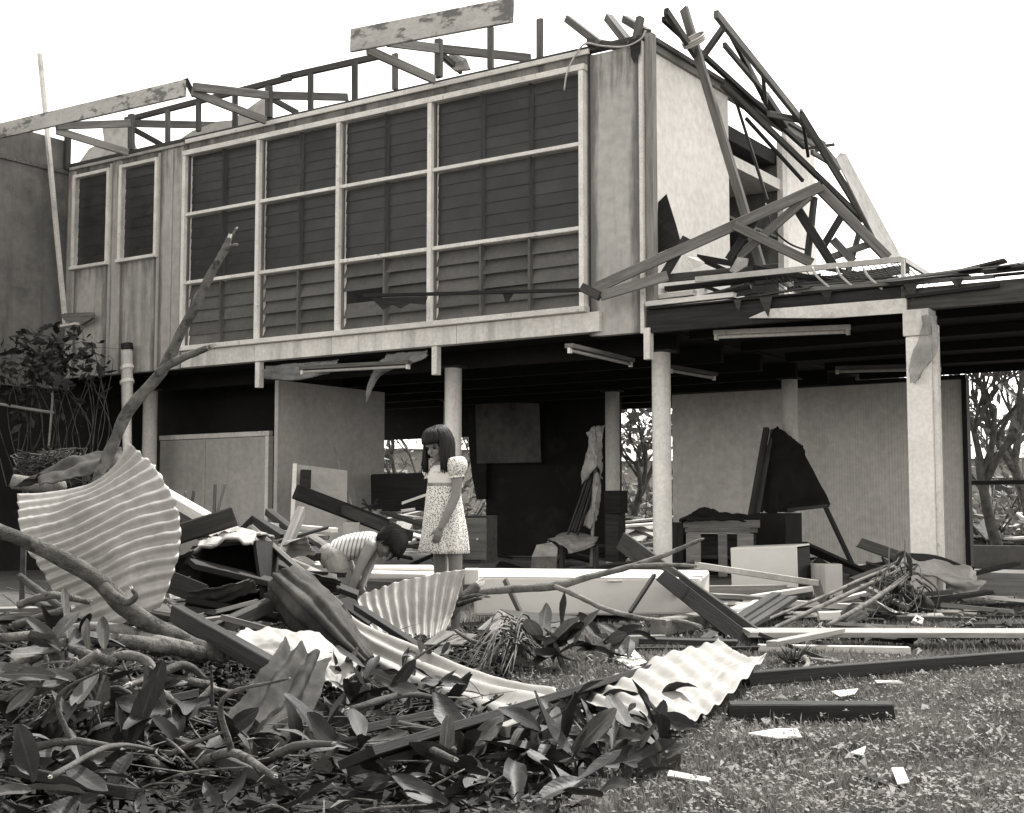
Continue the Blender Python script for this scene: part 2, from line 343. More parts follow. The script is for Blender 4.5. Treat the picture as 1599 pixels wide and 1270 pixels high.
def dots_mat():
    m = mat('printed cotton', 0.78, 0.04, 5, rough=0.9, fine=0.03, rand=0.0); N = m.node_tree.nodes; Lk = m.node_tree.links; b = N['Principled BSDF']
    src = b.inputs['Base Color'].links[0].from_socket
    tc = N.new('ShaderNodeTexCoord'); v = N.new('ShaderNodeTexVoronoi'); v.inputs['Scale'].default_value = 108; Lk.new(tc.outputs['Object'], v.inputs['Vector'])
    r = N.new('ShaderNodeValToRGB'); r.color_ramp.elements[0].position = 0.34; r.color_ramp.elements[0].color = (1, 1, 1, 1); r.color_ramp.elements[1].position = 0.44; r.color_ramp.elements[1].color = (0, 0, 0, 1)
    Lk.new(v.outputs['Distance'], r.inputs[0])
    x = N.new('ShaderNodeMix'); x.data_type = 'RGBA'; Lk.new(r.outputs[0], x.inputs[0]); Lk.new(src, x.inputs[6]); x.inputs[7].default_value = g(0.09); Lk.new(x.outputs[2], b.inputs['Base Color']); return m
M['dots'] = dots_mat()
M['cotton'] = mat('white cotton', 0.72, 0.06, 5, rough=0.9, fine=0.04, rand=0.0, bump=0.15)
M['shorts'] = mat('grey cotton shorts', 0.34, 0.12, 6, rough=0.9, rand=0.0, bump=0.2)
def stripe_mat():
    m = bpy.data.materials.new('striped cotton'); m.use_nodes = True; N = m.node_tree.nodes; Lk = m.node_tree.links; b = N['Principled BSDF']
    at = N.new('ShaderNodeAttribute'); at.attribute_name = 'stripe'
    mm = N.new('ShaderNodeMath'); mm.operation = 'SINE'; mu = N.new('ShaderNodeMath'); mu.operation = 'MULTIPLY'; mu.inputs[1].default_value = 2 * math.pi * 15
    Lk.new(at.outputs['Fac'], mu.inputs[0]); Lk.new(mu.outputs[0], mm.inputs[0])
    r = N.new('ShaderNodeValToRGB'); r.color_ramp.elements[0].position = 0.35; r.color_ramp.elements[0].color = g(0.7); r.color_ramp.elements[1].position = 0.62; r.color_ramp.elements[1].color = g(0.22)
    Lk.new(mm.outputs[0], r.inputs[0]); Lk.new(r.outputs[0], b.inputs['Base Color']); b.inputs['Roughness'].default_value = 0.9; return m
M['stripe'] = stripe_mat()

def veins(m, k=2.4):
    """paler midrib and fine side veins from the leaf's own u, v"""
    N = m.node_tree.nodes; Lk = m.node_tree.links; b = N['Principled BSDF']; src = b.inputs['Base Color'].links[0].from_socket
    at = N.new('ShaderNodeAttribute'); at.attribute_name = 'leaf_uv'; sp = N.new('ShaderNodeSeparateXYZ'); Lk.new(at.outputs['Vector'], sp.inputs[0])
    r = N.new('ShaderNodeMapRange'); r.inputs[1].default_value = 0.05; r.inputs[2].default_value = 0.13; r.inputs[3].default_value = 1; r.inputs[4].default_value = 0; Lk.new(sp.outputs[1], r.inputs[0])
    a = N.new('ShaderNodeMath'); a.operation = 'MULTIPLY_ADD'; a.inputs[1].default_value = -0.35; Lk.new(sp.outputs[1], a.inputs[0]); Lk.new(sp.outputs[0], a.inputs[2])
    f = N.new('ShaderNodeMath'); f.operation = 'MULTIPLY'; f.inputs[1].default_value = 95; Lk.new(a.outputs[0], f.inputs[0])
    s_ = N.new('ShaderNodeMath'); s_.operation = 'SINE'; Lk.new(f.outputs[0], s_.inputs[0])
    r2 = N.new('ShaderNodeMapRange'); r2.inputs[1].default_value = 0.8; r2.inputs[2].default_value = 1; r2.inputs[3].default_value = 0; r2.inputs[4].default_value = 0.28; Lk.new(s_.outputs[0], r2.inputs[0])
    mx = N.new('ShaderNodeMath'); mx.operation = 'MAXIMUM'; Lk.new(r.outputs[0], mx.inputs[0]); Lk.new(r2.outputs[0], mx.inputs[1])
    sc_ = N.new('ShaderNodeMath'); sc_.operation = 'MULTIPLY_ADD'; sc_.inputs[1].default_value = k - 1; sc_.inputs[2].default_value = 1; Lk.new(mx.outputs[0], sc_.inputs[0])
    v = N.new('ShaderNodeVectorMath'); v.operation = 'SCALE'; Lk.new(src, v.inputs[0]); Lk.new(sc_.outputs[0], v.inputs['Scale']); Lk.new(v.outputs[0], b.inputs['Base Color'])
veins(M['leaf']); veins(M['leaf_pale'], 1.9)

def edge_stain(m, side=0.85, top=0.6, v=0.075):
    """dirt run down from the head and along the side joints of a panel, broken up by streaky noise"""
    N = m.node_tree.nodes; Lk = m.node_tree.links; b = N['Principled BSDF']; src = b.inputs['Base Color'].links[0].from_socket
    tc = N.new('ShaderNodeTexCoord'); sp = N.new('ShaderNodeSeparateXYZ'); Lk.new(tc.outputs['Generated'], sp.inputs[0])
    def mr(inp, a, b_, c, d):
        r = N.new('ShaderNodeMapRange'); r.interpolation_type = 'SMOOTHSTEP'; r.inputs[1].default_value = a; r.inputs[2].default_value = b_; r.inputs[3].default_value = c; r.inputs[4].default_value = d; Lk.new(inp, r.inputs[0]); return r.outputs[0]
    def op(o, a, c):
        n = N.new('ShaderNodeMath'); n.operation = o; n.use_clamp = o == 'ADD'
        for i, x in enumerate((a, c)):
            if isinstance(x, (int, float)): n.inputs[i].default_value = x
            else: Lk.new(x, n.inputs[i])
        return n.outputs[0]
    mp = N.new('ShaderNodeMapping'); mp.inputs['Scale'].default_value = (6, 6, 0.7); Lk.new(tc.outputs['Object'], mp.inputs[0])
    nz = N.new('ShaderNodeTexNoise'); nz.inputs['Scale'].default_value = 2.2; nz.inputs['Detail'].default_value = 6; nz.inputs['Roughness'].default_value = 0.65; Lk.new(mp.outputs[0], nz.inputs['Vector'])
    nn = mr(nz.outputs[0], 0.38, 0.62, 0.0, 1.0); nw = op('MULTIPLY', op('SUBTRACT', nz.outputs[0], 0.5), 0.35)
    x = op('ADD', sp.outputs[0], nw)
    e = op('MAXIMUM', mr(x, 0.04, 0.22, 1, 0), mr(x, 0.78, 0.96, 0, 1))
    t = op('MULTIPLY', mr(sp.outputs[2], 0.72, 1.0, 0, 1), nn)
    f = op('MAXIMUM', op('MULTIPLY', e, side), op('MULTIPLY', t, top))
    mx = N.new('ShaderNodeMix'); mx.data_type = 'RGBA'; Lk.new(f, mx.inputs[0]); Lk.new(src, mx.inputs[6]); mx.inputs[7].default_value = g(v); Lk.new(mx.outputs[2], b.inputs['Base Color'])
M['fibro_edge'] = mat('fibre cement with dirty joints', 0.42, 0.12, 1.1, rough=0.75, streak=0.6, streak_v=0.10, spots=0.5, spot_v=0.24, spot_scale=1.3, spot_at=0.56, soft=0.25, bump=0.1, rand=0.05); edge_stain(M['fibro_edge'], 0.8, 0.7)
edge_stain(M['fibro_head'], 0.3, 0.8, 0.04)
# ------------------------------------------------------------------ ground
def ground_mesh(name, xs, ys, dz=0.0):
    vs = [(x, y, gh(x, y) + dz) for y in ys for x in xs]; w = len(xs)
    fs = [(j * w + i, j * w + i + 1, (j + 1) * w + i + 1, (j + 1) * w + i) for j in range(len(ys) - 1) for i in range(w - 1)]
    return mesh(name, vs, fs)
def lin(a, b, n): return [a + (b - a) * i / n for i in range(n + 1)]
gx = [-3000, -400, -80, -20, -10] + lin(-7, 7, 70) + [10, 20, 80, 400, 3000]
gy = [-300, -60, -10, -2, 0] + lin(1, 12.0, 60) + [14, 18, 24, 40, 80, 300, 1500, 4000]
tag(mobj('ground', ground_mesh('ground', gx, gy), M['lawn_soil'], sm=True), kind='structure')
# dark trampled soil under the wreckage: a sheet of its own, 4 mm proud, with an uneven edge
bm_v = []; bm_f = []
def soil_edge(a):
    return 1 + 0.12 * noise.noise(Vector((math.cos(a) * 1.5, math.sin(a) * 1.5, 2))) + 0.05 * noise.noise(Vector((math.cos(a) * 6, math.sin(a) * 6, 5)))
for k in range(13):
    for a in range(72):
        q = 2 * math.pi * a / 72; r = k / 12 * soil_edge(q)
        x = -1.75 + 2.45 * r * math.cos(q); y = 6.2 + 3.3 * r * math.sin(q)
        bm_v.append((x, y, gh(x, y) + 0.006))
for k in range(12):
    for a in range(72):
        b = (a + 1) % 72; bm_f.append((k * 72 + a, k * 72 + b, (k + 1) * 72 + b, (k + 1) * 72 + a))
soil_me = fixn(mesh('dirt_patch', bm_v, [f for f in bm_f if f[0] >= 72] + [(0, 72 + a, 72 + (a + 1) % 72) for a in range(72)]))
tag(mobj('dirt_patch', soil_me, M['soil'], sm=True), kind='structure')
tag(box_h('floor_slab', -6.0, 12.4, 0.0, 8.4, -0.2, 0.06, M['concrete'], None, 0.02), kind='structure')

# ------------------------------------------------------------------ the house
house = bpy.data.objects.new('elevated_house', None); COL.objects.link(house); put(house, HM.copy())
tag(house, 'wrecked elevated timber house with louvred upper storey and no roof left', 'house')
ZT, ZB = 5.66, 2.655
def hb(name, t0, t1, s0, s1, z0, z1, m, parent=house, ch=0.004): return box_h(name, t0, t1, s0, s1, z0, z1, M[m], parent, ch)
# front wall panels
hb('wall_panel', 2.84, 3.425, 0.0, 0.10, 2.615, ZT - 0.05, 'fibro_edge')
for a, b in ((3.46, 4.52), (4.525, 5.60), (5.605, 6.85), (6.855, 8.20), (8.205, 9.55)):
    hb('head_panel', a, b, 0.005, 0.10, 5.515, ZT - 0.02, 'fibro_head')
for a, b in ((9.60, 10.10), (10.11, 10.88), (10.885, 11.08), (11.09, 11.86), (11.865, 12.034)):
    if b - a > 0.6:
        hb('wall_panel', a, b, 0.0, 0.10, ZB, 4.20, 'fibro_edge'); hb('head_panel', a, b, 0.0, 0.10, 5.53, ZT - 0.02, 'fibro_head')
    else: hb('wall_panel', a, b, 0.0, 0.10, ZB, ZT - 0.02, 'fibro_edge')
for t in (9.86, 10.105, 10.88, 11.085, 11.86): hb('cover_batten', t - 0.022, t + 0.022, -0.018, -0.002, ZB, ZT - 0.08, 'fibro')
hb('cover_batten', 3.428, 3.452, -0.006, 0.09, 2.62, ZT - 0.03, 'wood_dark')
hb('corner_stop', 2.795, 2.836, -0.02, 0.11, 2.60, ZT - 0.02, 'trim')
hb('corner_stud', 2.70, 2.785, 0.02, 0.12, 2.66, ZT + 0.06, 'wood_pale')
hb('wall_plate', 2.8, 12.0, 0.01, 0.11, ZT + 0.002, ZT + 0.06, 'frame_roof')
hb('plate_trim', 3.43, 9.6, -0.03, -0.003, ZT - 0.035, ZT + 0.018, 'trim')
hb('plate_trim', 9.62, 11.98, -0.03, -0.003, ZT - 0.05, ZT - 0.012, 'fibro')
# white grid of the long window
TS = (9.565, 8.22, 6.89, 5.51, 3.50)
for t in TS: hb('window_post', t - 0.028, t + 0.028, -0.075, 0.075, 2.93, 5.445, 'trim')
for t0, t1 in zip(TS[:-1], TS[1:]):
    for z in (4.66, 3.76): hb('window_rail', t1 + 0.037, t0 - 0.037, -0.065, 0.07, z - 0.021, z + 0.021, 'trim')
hb('window_head', 3.46, 9.6, -0.08, 0.07, 5.448, 5.512, 'trim')
hb('window_sill', 3.44, 9.62, -0.12, 0.07, 2.868, 2.927, 'trim')
for a, b in ((3.30, 5.13), (5.137, 6.97), (6.977, 8.25), (8.257, 9.57)): hb('floor_beam', a, b, -0.05, 0.08, ZB, 2.864, 'beam_white')
# louvre windows: each opening a part, each blade a piece of it
rows = ((5.445, 4.689, 6, True), (4.631, 3.789, 6, True), (3.731, 2.93, 5, False))
bays = (2, 2, 2, 3)
blade_me = {}
def blade_mesh(w, h, th, name):
    key = (round(w, 3), round(h, 3), th)
    if key not in blade_me:
        me = bar_mesh('louvre_blade', w, th, h, 0.001); blade_me[key] = me
    return blade_me[key]
def louvre(win, t0, t1, z0, z1, n, glass, s=0.03, skip=(), tilt=None):
    pit = (z1 - z0) / n
    for k in range(n):
        if k in skip: continue
        w = t1 - t0 - 0.012; h = pit * (1.04 if glass else 1.22)
        ti = (tilt if tilt is not None else (R(5) if glass else R(24))) + R(random.uniform(-2, 2) if glass else random.uniform(-5, 5))
        me = blade_mesh(w, h, 0.006 if glass else 0.004, 'louvre_blade')
        Mx = HM @ Matrix.Translation((-t1 + 0.006, s, z0 + pit * (k + 0.5))) @ Matrix.Rotation(-ti, 4, 'X')
        mobj('louvre_blade', me, M['glass'] if glass else M['blade'], win, Mx)
for c in range(4):
    for r, (z1, z0, n, gl) in enumerate(rows):
        win = bpy.data.objects.new('window', None); COL.objects.link(win); put(win, HM @ Matrix.Translation((-TS[c], 0, z0)), house)
        ta, tb = TS[c + 1] + 0.036, TS[c] - 0.036
        for k in range(bays[c]):
            a = ta + (tb - ta) * k / bays[c]; b = ta + (tb - ta) * (k + 1) / bays[c]
            if k: hb('mullion', a - 0.013, a + 0.013, -0.02 if gl else -0.035, 0.06, z0, z1, 'wood_dark' if gl else 'blade', win, 0.002)
            skip = (2,) if (c, r, k) == (2, 2, 1) else ()
            louvre(win, a + 0.014, b - 0.014, z0 + 0.003, z1 - 0.003, n, gl, skip=skip, tilt=R(14) if (c == 0 and r == 2) else None)
        if gl: hb('fly_screen', ta + 0.004, tb - 0.03, -0.034, -0.032, z0 + 0.004, z1 - 0.004, 'window_screen', win, 0.0002)
        hb('stop_bead', tb - 0.025, tb, -0.03, 0.0, z0, z1, 'wood_mid', win, 0.002)
# two tall narrow windows
for t0, t1 in ((10.16, 10.835), (11.14, 11.82)):
    win = bpy.data.objects.new('window', None); COL.objects.link(win); put(win, HM @ Matrix.Translation((-t1, 0, 4.2)), house)
    hb('frame', t0 - 0.05, t0, -0.05, 0.07, 4.215, 5.522, 'trim', win); hb('frame', t1, t1 + 0.05, -0.05, 0.07, 4.215, 5.522, 'trim', win)
    hb('frame', t0, t1, -0.05, 0.07, 5.475, 5.52, 'trim', win); hb('sill', t0 - 0.06, t1 + 0.06, -0.075, 0.07, 4.17, 4.213, 'trim', win)
    louvre(win, t0, t1, 4.22, 5.47, 9, True); hb('fly_screen', t0 + 0.003, t1 - 0.003, -0.034, -0.032, 4.225, 5.465, 'window_screen', win, 0.0002)
# left wing standing forward of the front wall
wing_top = 5.62
hb('wing_wall', 12.035, 12.13, -4.5, 0.12, 2.5, wing_top, 'fibro_wing')
hb('wing_trim', 12.005, 12.032, -4.5, -0.01, wing_top - 0.06, wing_top, 'wood_mid')
hb('wing_header', 12.04, 12.12, -4.5, 0.0, wing_top + 0.003, wing_top + 0.42, 'fibro_wing')
hb('wing_post', 11.97, 12.03, -0.09, -0.005, wing_top, wing_top + 0.5, 'wood_dark')
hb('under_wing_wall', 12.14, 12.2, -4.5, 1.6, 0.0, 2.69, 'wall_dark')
# torn inside lining that shows above the plate
for pts, s in ((((118, 262), (140, 232), (163, 222), (160, 198), (198, 192), (214, 232), (190, 262)), 0.8),
               (((250, 240), (300, 205), (340, 190), (362, 188), (415, 150), (418, 200), (300, 230)), 0.7)):
    slab_poly('torn_lining', [Fp(x, y, s) for x, y in pts], 0.012, M['fibro'], house)
# what is left of the roof frame
def hbar(name, p0, p1, w, h, m, parent=house, roll=0.0): return bar(name, p0, p1, w, h, M[m], parent, roll, 0.006)
hbar('roof_rail', Fp(196, 188, 0.16), Fp(455, 121, 0.16), 0.05, 0.075, 'frame_roof')
hbar('roof_rail', Fp(440, 122, 0.22), Fp(592, 88, 0.22), 0.05, 0.075, 'frame_roof')
for x, yt, yb in ((262, 172, 222), (310, 160, 205), (367, 146, 200), (485, 116, 172), (554, 96, 157), (617, 84, 140), (766, 43, 107), (843, 30, 90)):
    hbar('stud', Fp(x, yb, 0.10), Fp(x, yt, 0.10), 0.07, 0.045, 'frame_roof')
for (a, b, c, d, e, f, h_) in (((88, 197), (203, 193), (340, 196), (88, 204), (199, 238), (210, 203), (252, 226)),
                               ((303, 136), (418, 149), (542, 152), (300, 144), (414, 188), (425, 155), (465, 177)),
                               ((606, 66), (683, 76), (828, 91), (574, 78), (679, 125), (690, 85), (720, 112))):
    hbar('rafter', Fp(*a, -1.17), Fp(*b, -0.03), 0.045, 0.10, 'wood_mid'); hbar('rafter', Fp(*b, 0.02), Fp(*c, 1.4), 0.045, 0.10, 'frame_roof')
    hbar('strut', Fp(*d, -1.15), Fp(*e, -0.06), 0.04, 0.10, 'wood_pale'); hbar('strut', Fp(*f, 0.12), Fp(*h_, 0.5), 0.04, 0.07, 'frame_roof')
    hbar('post', Fp(b[0] + 2, e[1] - 4, 0.03), Fp(b[0] + 2, b[1] - 14, 0.03), 0.09, 0.06, 'frame_roof')
hbar('fascia_board', Fp(-90, 226, -1.2), Fp(289, 138, -1.2), 0.045, 0.205, 'fascia')
hbar('fascia_board', Fp(549, 64, -1.2), Fp(800, 16, -1.2), 0.045, 0.25, 'fascia')
hbar('gutter_end', Fp(290, 124, -1.17), Fp(303, 150, -1.1), 0.06, 0.06, 'wood_dark')
for a, b, s0, s1, w in (((886, 30), (938, 70), 0.2, 0.0, 0.06), ((950, 28), (985, 72), 0.3, 0.05, 0.09), ((975, 30), (1012, 52), 0.5, 0.1, 0.06),
                        ((918, 66), (1000, 78), 0.02, 0.05, 0.07), ((1000, 28), (992, 70), 0.1, 0.03, 0.06)):
    hbar('roof_stub', Fp(*a, s0), Fp(*b, s1), w, 0.08, 'frame_roof')
slab_poly('torn_flashing', [Fp(984, 62, -0.03), Fp(1002, 58, -0.03), Fp(1000, 82, -0.05), Fp(990, 100, -0.06), Fp(985, 88, -0.04)], 0.004, M['wood_black'], house)
slab_poly('insulation_scrap', [Fp(690, 96, 0.35), Fp(706, 84, 0.4), Fp(728, 92, 0.45), Fp(736, 108, 0.4), Fp(712, 112, 0.35)], 0.03, M['cloth'], house)
# end wall (once an inside wall) with its open cupboard
ZE = 5.58
hb('end_lining', 2.78, 2.835, 0.24, 2.02, 2.9, ZE, 'lining')
hb('end_lining', 2.78, 2.835, 3.72, 4.70, 2.9, ZE, 'lining')
hb('end_lining', 2.78, 2.835, 2.023, 3.56, 2.9, 3.3, 'lining')
hb('end_post', 2.765, 2.84, 3.565, 3.715, 2.9, ZE - 0.1, 'trim')
hb('end_plate', 2.74, 2.85, 0.13, 4.9, ZE + 0.003, ZE + 0.07, 'wood_pale')
hb('end_plate', 2.70, 2.80, 0.13, 4.9, ZE + 0.073, ZE + 0.12, 'frame_roof')
cup = bpy.data.objects.new('cupboard_recess', None); COL.objects.link(cup); put(cup, HM @ Matrix.Translation((-3.2, 2.8, 3.3)), house)
hb('back_panel', 3.50, 3.53, 2.0, 3.7, 3.3, ZE - 0.25, 'fibro_wing', cup); hb('side_panel', 2.85, 3.495, 3.6, 3.63, 3.3, ZE - 0.3, 'fibro_wing', cup)
hb('side_panel', 2.85, 3.495, 1.99, 2.015, 3.3, ZE - 0.05, 'fibro_wing', cup)
hb('shelf', 2.80, 3.49, 2.04, 3.59, 4.80, 4.93, 'lining', cup); hb('shelf', 2.86, 3.49, 2.04, 3.59, 4.20, 4.23, 'fibro_wing', cup)
hb('ceiling_strip', 2.86, 3.49, 2.04, 3.59, ZE - 0.45, ZE - 0.28, 'wood_black', cup)
# floors, inner walls and the deck beyond the corner
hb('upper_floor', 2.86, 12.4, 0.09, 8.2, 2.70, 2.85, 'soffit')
hb('rear_wall', 7.5, 12.4, 8.0, 8.1, 2.86, 5.5, 'fibro_wing')
hb('inner_wall', 2.9, 12.0, 3.9, 3.96, 2.86, 5.40, 'wall_dark')  # dark wall added behind the louvres to block the sky in their gaps
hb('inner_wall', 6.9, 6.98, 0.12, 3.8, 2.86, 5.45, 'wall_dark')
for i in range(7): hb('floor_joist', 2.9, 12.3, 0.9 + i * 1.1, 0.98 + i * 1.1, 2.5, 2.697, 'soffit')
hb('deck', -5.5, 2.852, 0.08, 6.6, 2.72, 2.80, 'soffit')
hb('deck_edge_beam', 0.17, 2.77, -0.01, 0.075, 2.60, 2.83, 'wood_black')
hb('deck_edge_beam', -5.5, 0.165, -0.02, 0.075, 2.60, 2.80, 'wood_dark')
slab_poly('deck_fascia', [Fp(1170, 497, -0.045), Fp(1202, 483, -0.045), Fp(1416, 466, -0.045), Fp(1416, 489, -0.045), Fp(1300, 497, -0.045)], 0.03, M['beam_white'], house)
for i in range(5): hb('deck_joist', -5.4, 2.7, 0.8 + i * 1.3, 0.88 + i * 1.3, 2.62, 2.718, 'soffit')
hb('deck_edge_strip', -5.5, 2.75, -0.05, 0.02, 2.833, 2.853, 'wood_black')
# columns: round steel posts under the house
def column(t, s, ztop, r=0.1, parent=house):
    n = 20; vs = []; fs = []
    for z in (0.06, ztop):
        for j in range(n): a = 2 * math.pi * j / n; vs.append((r * math.cos(a), r * math.sin(a), z))
    fs = [(j, (j + 1) % n, n + (j + 1) % n, n + j) for j in range(n)] + [tuple(range(n, 2 * n))]
    c = mobj('column', mesh('column', vs, fs), M['column'], parent, HM @ Matrix.Translation((-t, s, 0)), True)
    box_h('column_cap', t - 0.14, t + 0.14, s - 0.09, s + 0.09, ztop + 0.002, ztop + 0.022, M['wood_dark'], c)
    return c
for t, s, zt in ((2.93, 0.6, 2.47), (5.66, 0.6, 2.47), (10.9, 0.6, 2.47), (2.9, 4.0, 2.46), (5.62, 4.25, 2.46), (8.4, 4.2, 2.46)): column(t, s, zt)
# the white corner post of the carport (square, with a batten)
c = hb('carport_post', -0.11, 0.11, -0.09, 0.11, 0.0, 2.36, 'column', ch=0.02)
hb('post_batten', -0.155, -0.113, -0.05, 0.03, 0.0, 2.45, 'trim', c)
hb('post_bracket', -0.10, 0.13, -0.10, 0.12, 2.362, 2.597, 'beam_white', c)
for t in (2.76, 5.46, 8.22): hb('hanger_post', t - 0.035, t + 0.035, -0.03, 0.05, 2.33, 2.652, 'trim')
# ground-floor walls
hb('partition', 8.27, 8.33, 0.40, 2.5, 0.06, 2.46, 'door')
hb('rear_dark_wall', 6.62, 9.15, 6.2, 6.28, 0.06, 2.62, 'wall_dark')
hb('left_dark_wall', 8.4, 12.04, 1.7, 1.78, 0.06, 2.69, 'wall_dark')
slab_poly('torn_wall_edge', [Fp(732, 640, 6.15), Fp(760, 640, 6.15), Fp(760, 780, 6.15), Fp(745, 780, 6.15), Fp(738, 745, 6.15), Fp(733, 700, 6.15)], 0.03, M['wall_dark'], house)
slab_poly('hanging_panel', [Fp(742, 628, 5.9), Fp(842, 630, 5.9), Fp(845, 722, 5.9), Fp(745, 724, 5.9)], 0.01, M['fibro_wing'], house)
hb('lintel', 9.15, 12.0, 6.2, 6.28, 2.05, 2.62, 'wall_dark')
# pale ribbed back wall, each sheet a piece
rw = bpy.data.objects.new('ribbed_wall', None); COL.objects.link(rw); put(rw, HM @ Matrix.Translation((-3.5, 6.2, 0)), house)
def ribbed(t0, t1, z0, z1, s):
    n = int((t1 - t0) / 0.04); vs = []; fs = []
    for i in range(n * 4 + 1):
        x = (t1 - t0) * i / (n * 4); d = (0, -0.0035, -0.0035, 0)[i % 4]
        vs += [(x, d, 0), (x, d, z1 - z0)]
    for i in range(n * 4): fs.append((2 * i, 2 * i + 2, 2 * i + 3, 2 * i + 1))
    o = mobj('ribbed_sheet', mesh('ribbed_sheet', vs, fs), M['ribbed'], rw, HM @ Matrix.Translation((-t1, s, z0)))
    m = o.modifiers.new('thickness', 'SOLIDIFY'); m.thickness = 0.003
for i, (a, b) in enumerate(((1.36, 2.43), (2.435, 3.5), (3.505, 4.58), (4.585, 5.66))): ribbed(a - 0.03, b + 0.03, 0.07, 2.56, 6.2 - 0.012 * (i % 2))
hb('wall_top_rail', 1.3, 5.7, 6.13, 6.3, 2.565, 2.62, 'wood_black', rw); hb('wall_stop', 1.29, 1.355, 6.12, 6.28, 0.06, 2.56, 'wood_black', rw)
# outside frame to the right of it
hb('outer_frame', -3.5, 1.25, 6.1, 6.18, 1.15, 1.21, 'wood_black'); hb('outer_frame', -3.5, 1.25, 6.1, 6.16, 0.06, 0.36, 'concrete')
# pale doors under the left end
dr = bpy.data.objects.new('store_doors', None); COL.objects.link(dr); put(dr, HM @ Matrix.Translation((-9.5, 1.0, 0)), house)
tl = [(p - HO).dot(ET) for p in (Fp(252, 690, 1.0), Fp(322, 690, 1.0), Fp(418, 690, 1.0))]
hb('door', tl[1] + 0.006, tl[0], 0.98, 1.02, 0.1, 1.80, 'door', dr); hb('door', tl[2], tl[1] - 0.006, 0.98, 1.02, 0.1, 1.80, 'door', dr)
hb('door_head', tl[2] - 0.06, tl[0], 0.96, 1.03, 1.805, 1.87, 'trim', dr); hb('door_stile', tl[2] - 0.065, tl[2] - 0.004, 0.95, 1.04, 0.1, 1.80, 'trim', dr)
hb('strip', tl[1] - 0.02, tl[1] + 0.02, 0.962, 0.978, 0.1, 1.8, 'door', dr)
# ------------------------------------------------------------------ collapsed roof on the deck
def truss(label, loc, members, name='roof_truss'):
    t = thing(name, loc, label, 'truss')
    for nm, a, b, w, h, m in members: bar(nm, a, b, w, h, M[m], t, 0, 0.006)
    return t
def S(x, y, s): return Fp(x, y, s)
truss('fallen triangular roof truss lying on the deck, its tip over the corner panel', S(1200, 424, 0.4), [
    ('chord', S(930, 450, -0.42), S(1283, 291, 0.55), 0.05, 0.105, 'wood_mid'),
    ('chord', S(1279, 294, 0.6), S(1386, 403, 1.0), 0.05, 0.10, 'wood_mid'),
    ('chord', S(938, 462, -0.40), S(1042, 431, -0.1), 0.05, 0.10, 'wood_pale'),
    ('chord', S(1030, 436, -0.05), S(1215, 418, 0.5), 0.05, 0.08, 'wood_dark'),
    ('web', S(1146, 352, 0.15), S(1268, 411, 0.5), 0.045, 0.09, 'wood_mid'),
    ('web', S(1264, 306, 0.5), S(1152, 402, 0.3), 0.045, 0.085, 'wood_mid'),
    ('web', S(1238, 315, 0.55), S(1300, 413, 0.6), 0.045, 0.09, 'wood_black'),
    ('web', S(1272, 308, 0.6), S(1261, 400, 0.6), 0.045, 0.08, 'wood_dark'),
    ('web', S(1180, 342, 0.3), S(1138, 406, 0.25), 0.045, 0.08, 'wood_black'),
    ('web', S(1072, 372, 0.0), S(1036, 432, -0.1), 0.045, 0.09, 'wood_dark'),
    ('web', S(1314, 338, 0.75), S(1286, 384, 0.7), 0.04, 0.07, 'wood_dark'),
    ('web', S(1362, 380, 0.95), S(1298, 402, 0.8), 0.04, 0.07, 'wood_mid'),
    ('web', S(1300, 374, 0.8), S(1332, 408, 0.85), 0.04, 0.08, 'wood_mid'),
    ('sawn_block', S(909, 449, -0.48), S(936, 463, -0.43), 0.10, 0.09, 'wood_dark')])
truss('roof truss still standing askew above the white end wall', Tp(1130, 140, 2.7), [
    ('chord', Tp(1118, 22, 2.2), Tp(1310, 262, 2.4), 0.05, 0.09, 'wood_mid'),
    ('chord', Tp(1036, 30, 2.72), Tp(1256, 230, 2.66), 0.05, 0.06, 'wood_black'),
    ('chord', Tp(1250, 178, 2.3), Tp(1388, 404, 1.5), 0.05, 0.08, 'wood_dark'),
    ('web', Tp(1132, 40, 2.3), Tp(1098, 88, 2.6), 0.045, 0.07, 'wood_mid'),
    ('web', Tp(1140, 50, 2.35), Tp(1196, 158, 2.55), 0.045, 0.08, 'wood_dark'),
    ('web', Tp(1131, 70, 2.4), Tp(1198, 150, 2.5), 0.04, 0.06, 'wood_mid'),
    ('web', Tp(1190, 108, 2.3), Tp(1196, 160, 2.5), 0.04, 0.06, 'wood_mid'),
    ('web', Tp(1200, 178, 2.5), Tp(1250, 188, 2.35), 0.04, 0.07, 'wood_mid'),
    ('web', Tp(1194, 150, 2.55), Tp(1225, 196, 2.6), 0.09, 0.09, 'wood_dark'),
    ('purlin', Tp(1128, 132, 2.6), Tp(1348, 344, 1.9), 0.05, 0.07, 'wood_dark'),
    ('web', Tp(1251, 172, 2.3), Tp(1262, 244, 2.4), 0.035, 0.05, 'wood_black'),
    ('web', Tp(1268, 238, 2.35), Tp(1305, 260, 2.4), 0.04, 0.06, 'wood_mid'),
    ('web', Tp(1262, 232, 2.4), Tp(1302, 226, 2.35), 0.03, 0.04, 'wood_black')])
plank('long timber leaning from the roof line down to the deck before the white end wall', S(1192, 428, 0.5), S(1068, 14, 0.75), 0.05, 0.095, M['wood_mid'], 'timber', 'timber')
plank('second long timber slung beside the leaning one at the top of the end wall', Tp(1092, 95, 2.55), Tp(1040, 18, 2.5), 0.05, 0.08, M['wood_dark'], 'timber', 'timber')
plank('thin dark rod leaning across the open cupboard of the end wall', Tp(1198, 312, 2.2), Tp(1146, 148, 2.6), 0.025, 0.03, M['steel_dark'], 'rod', 'rod')
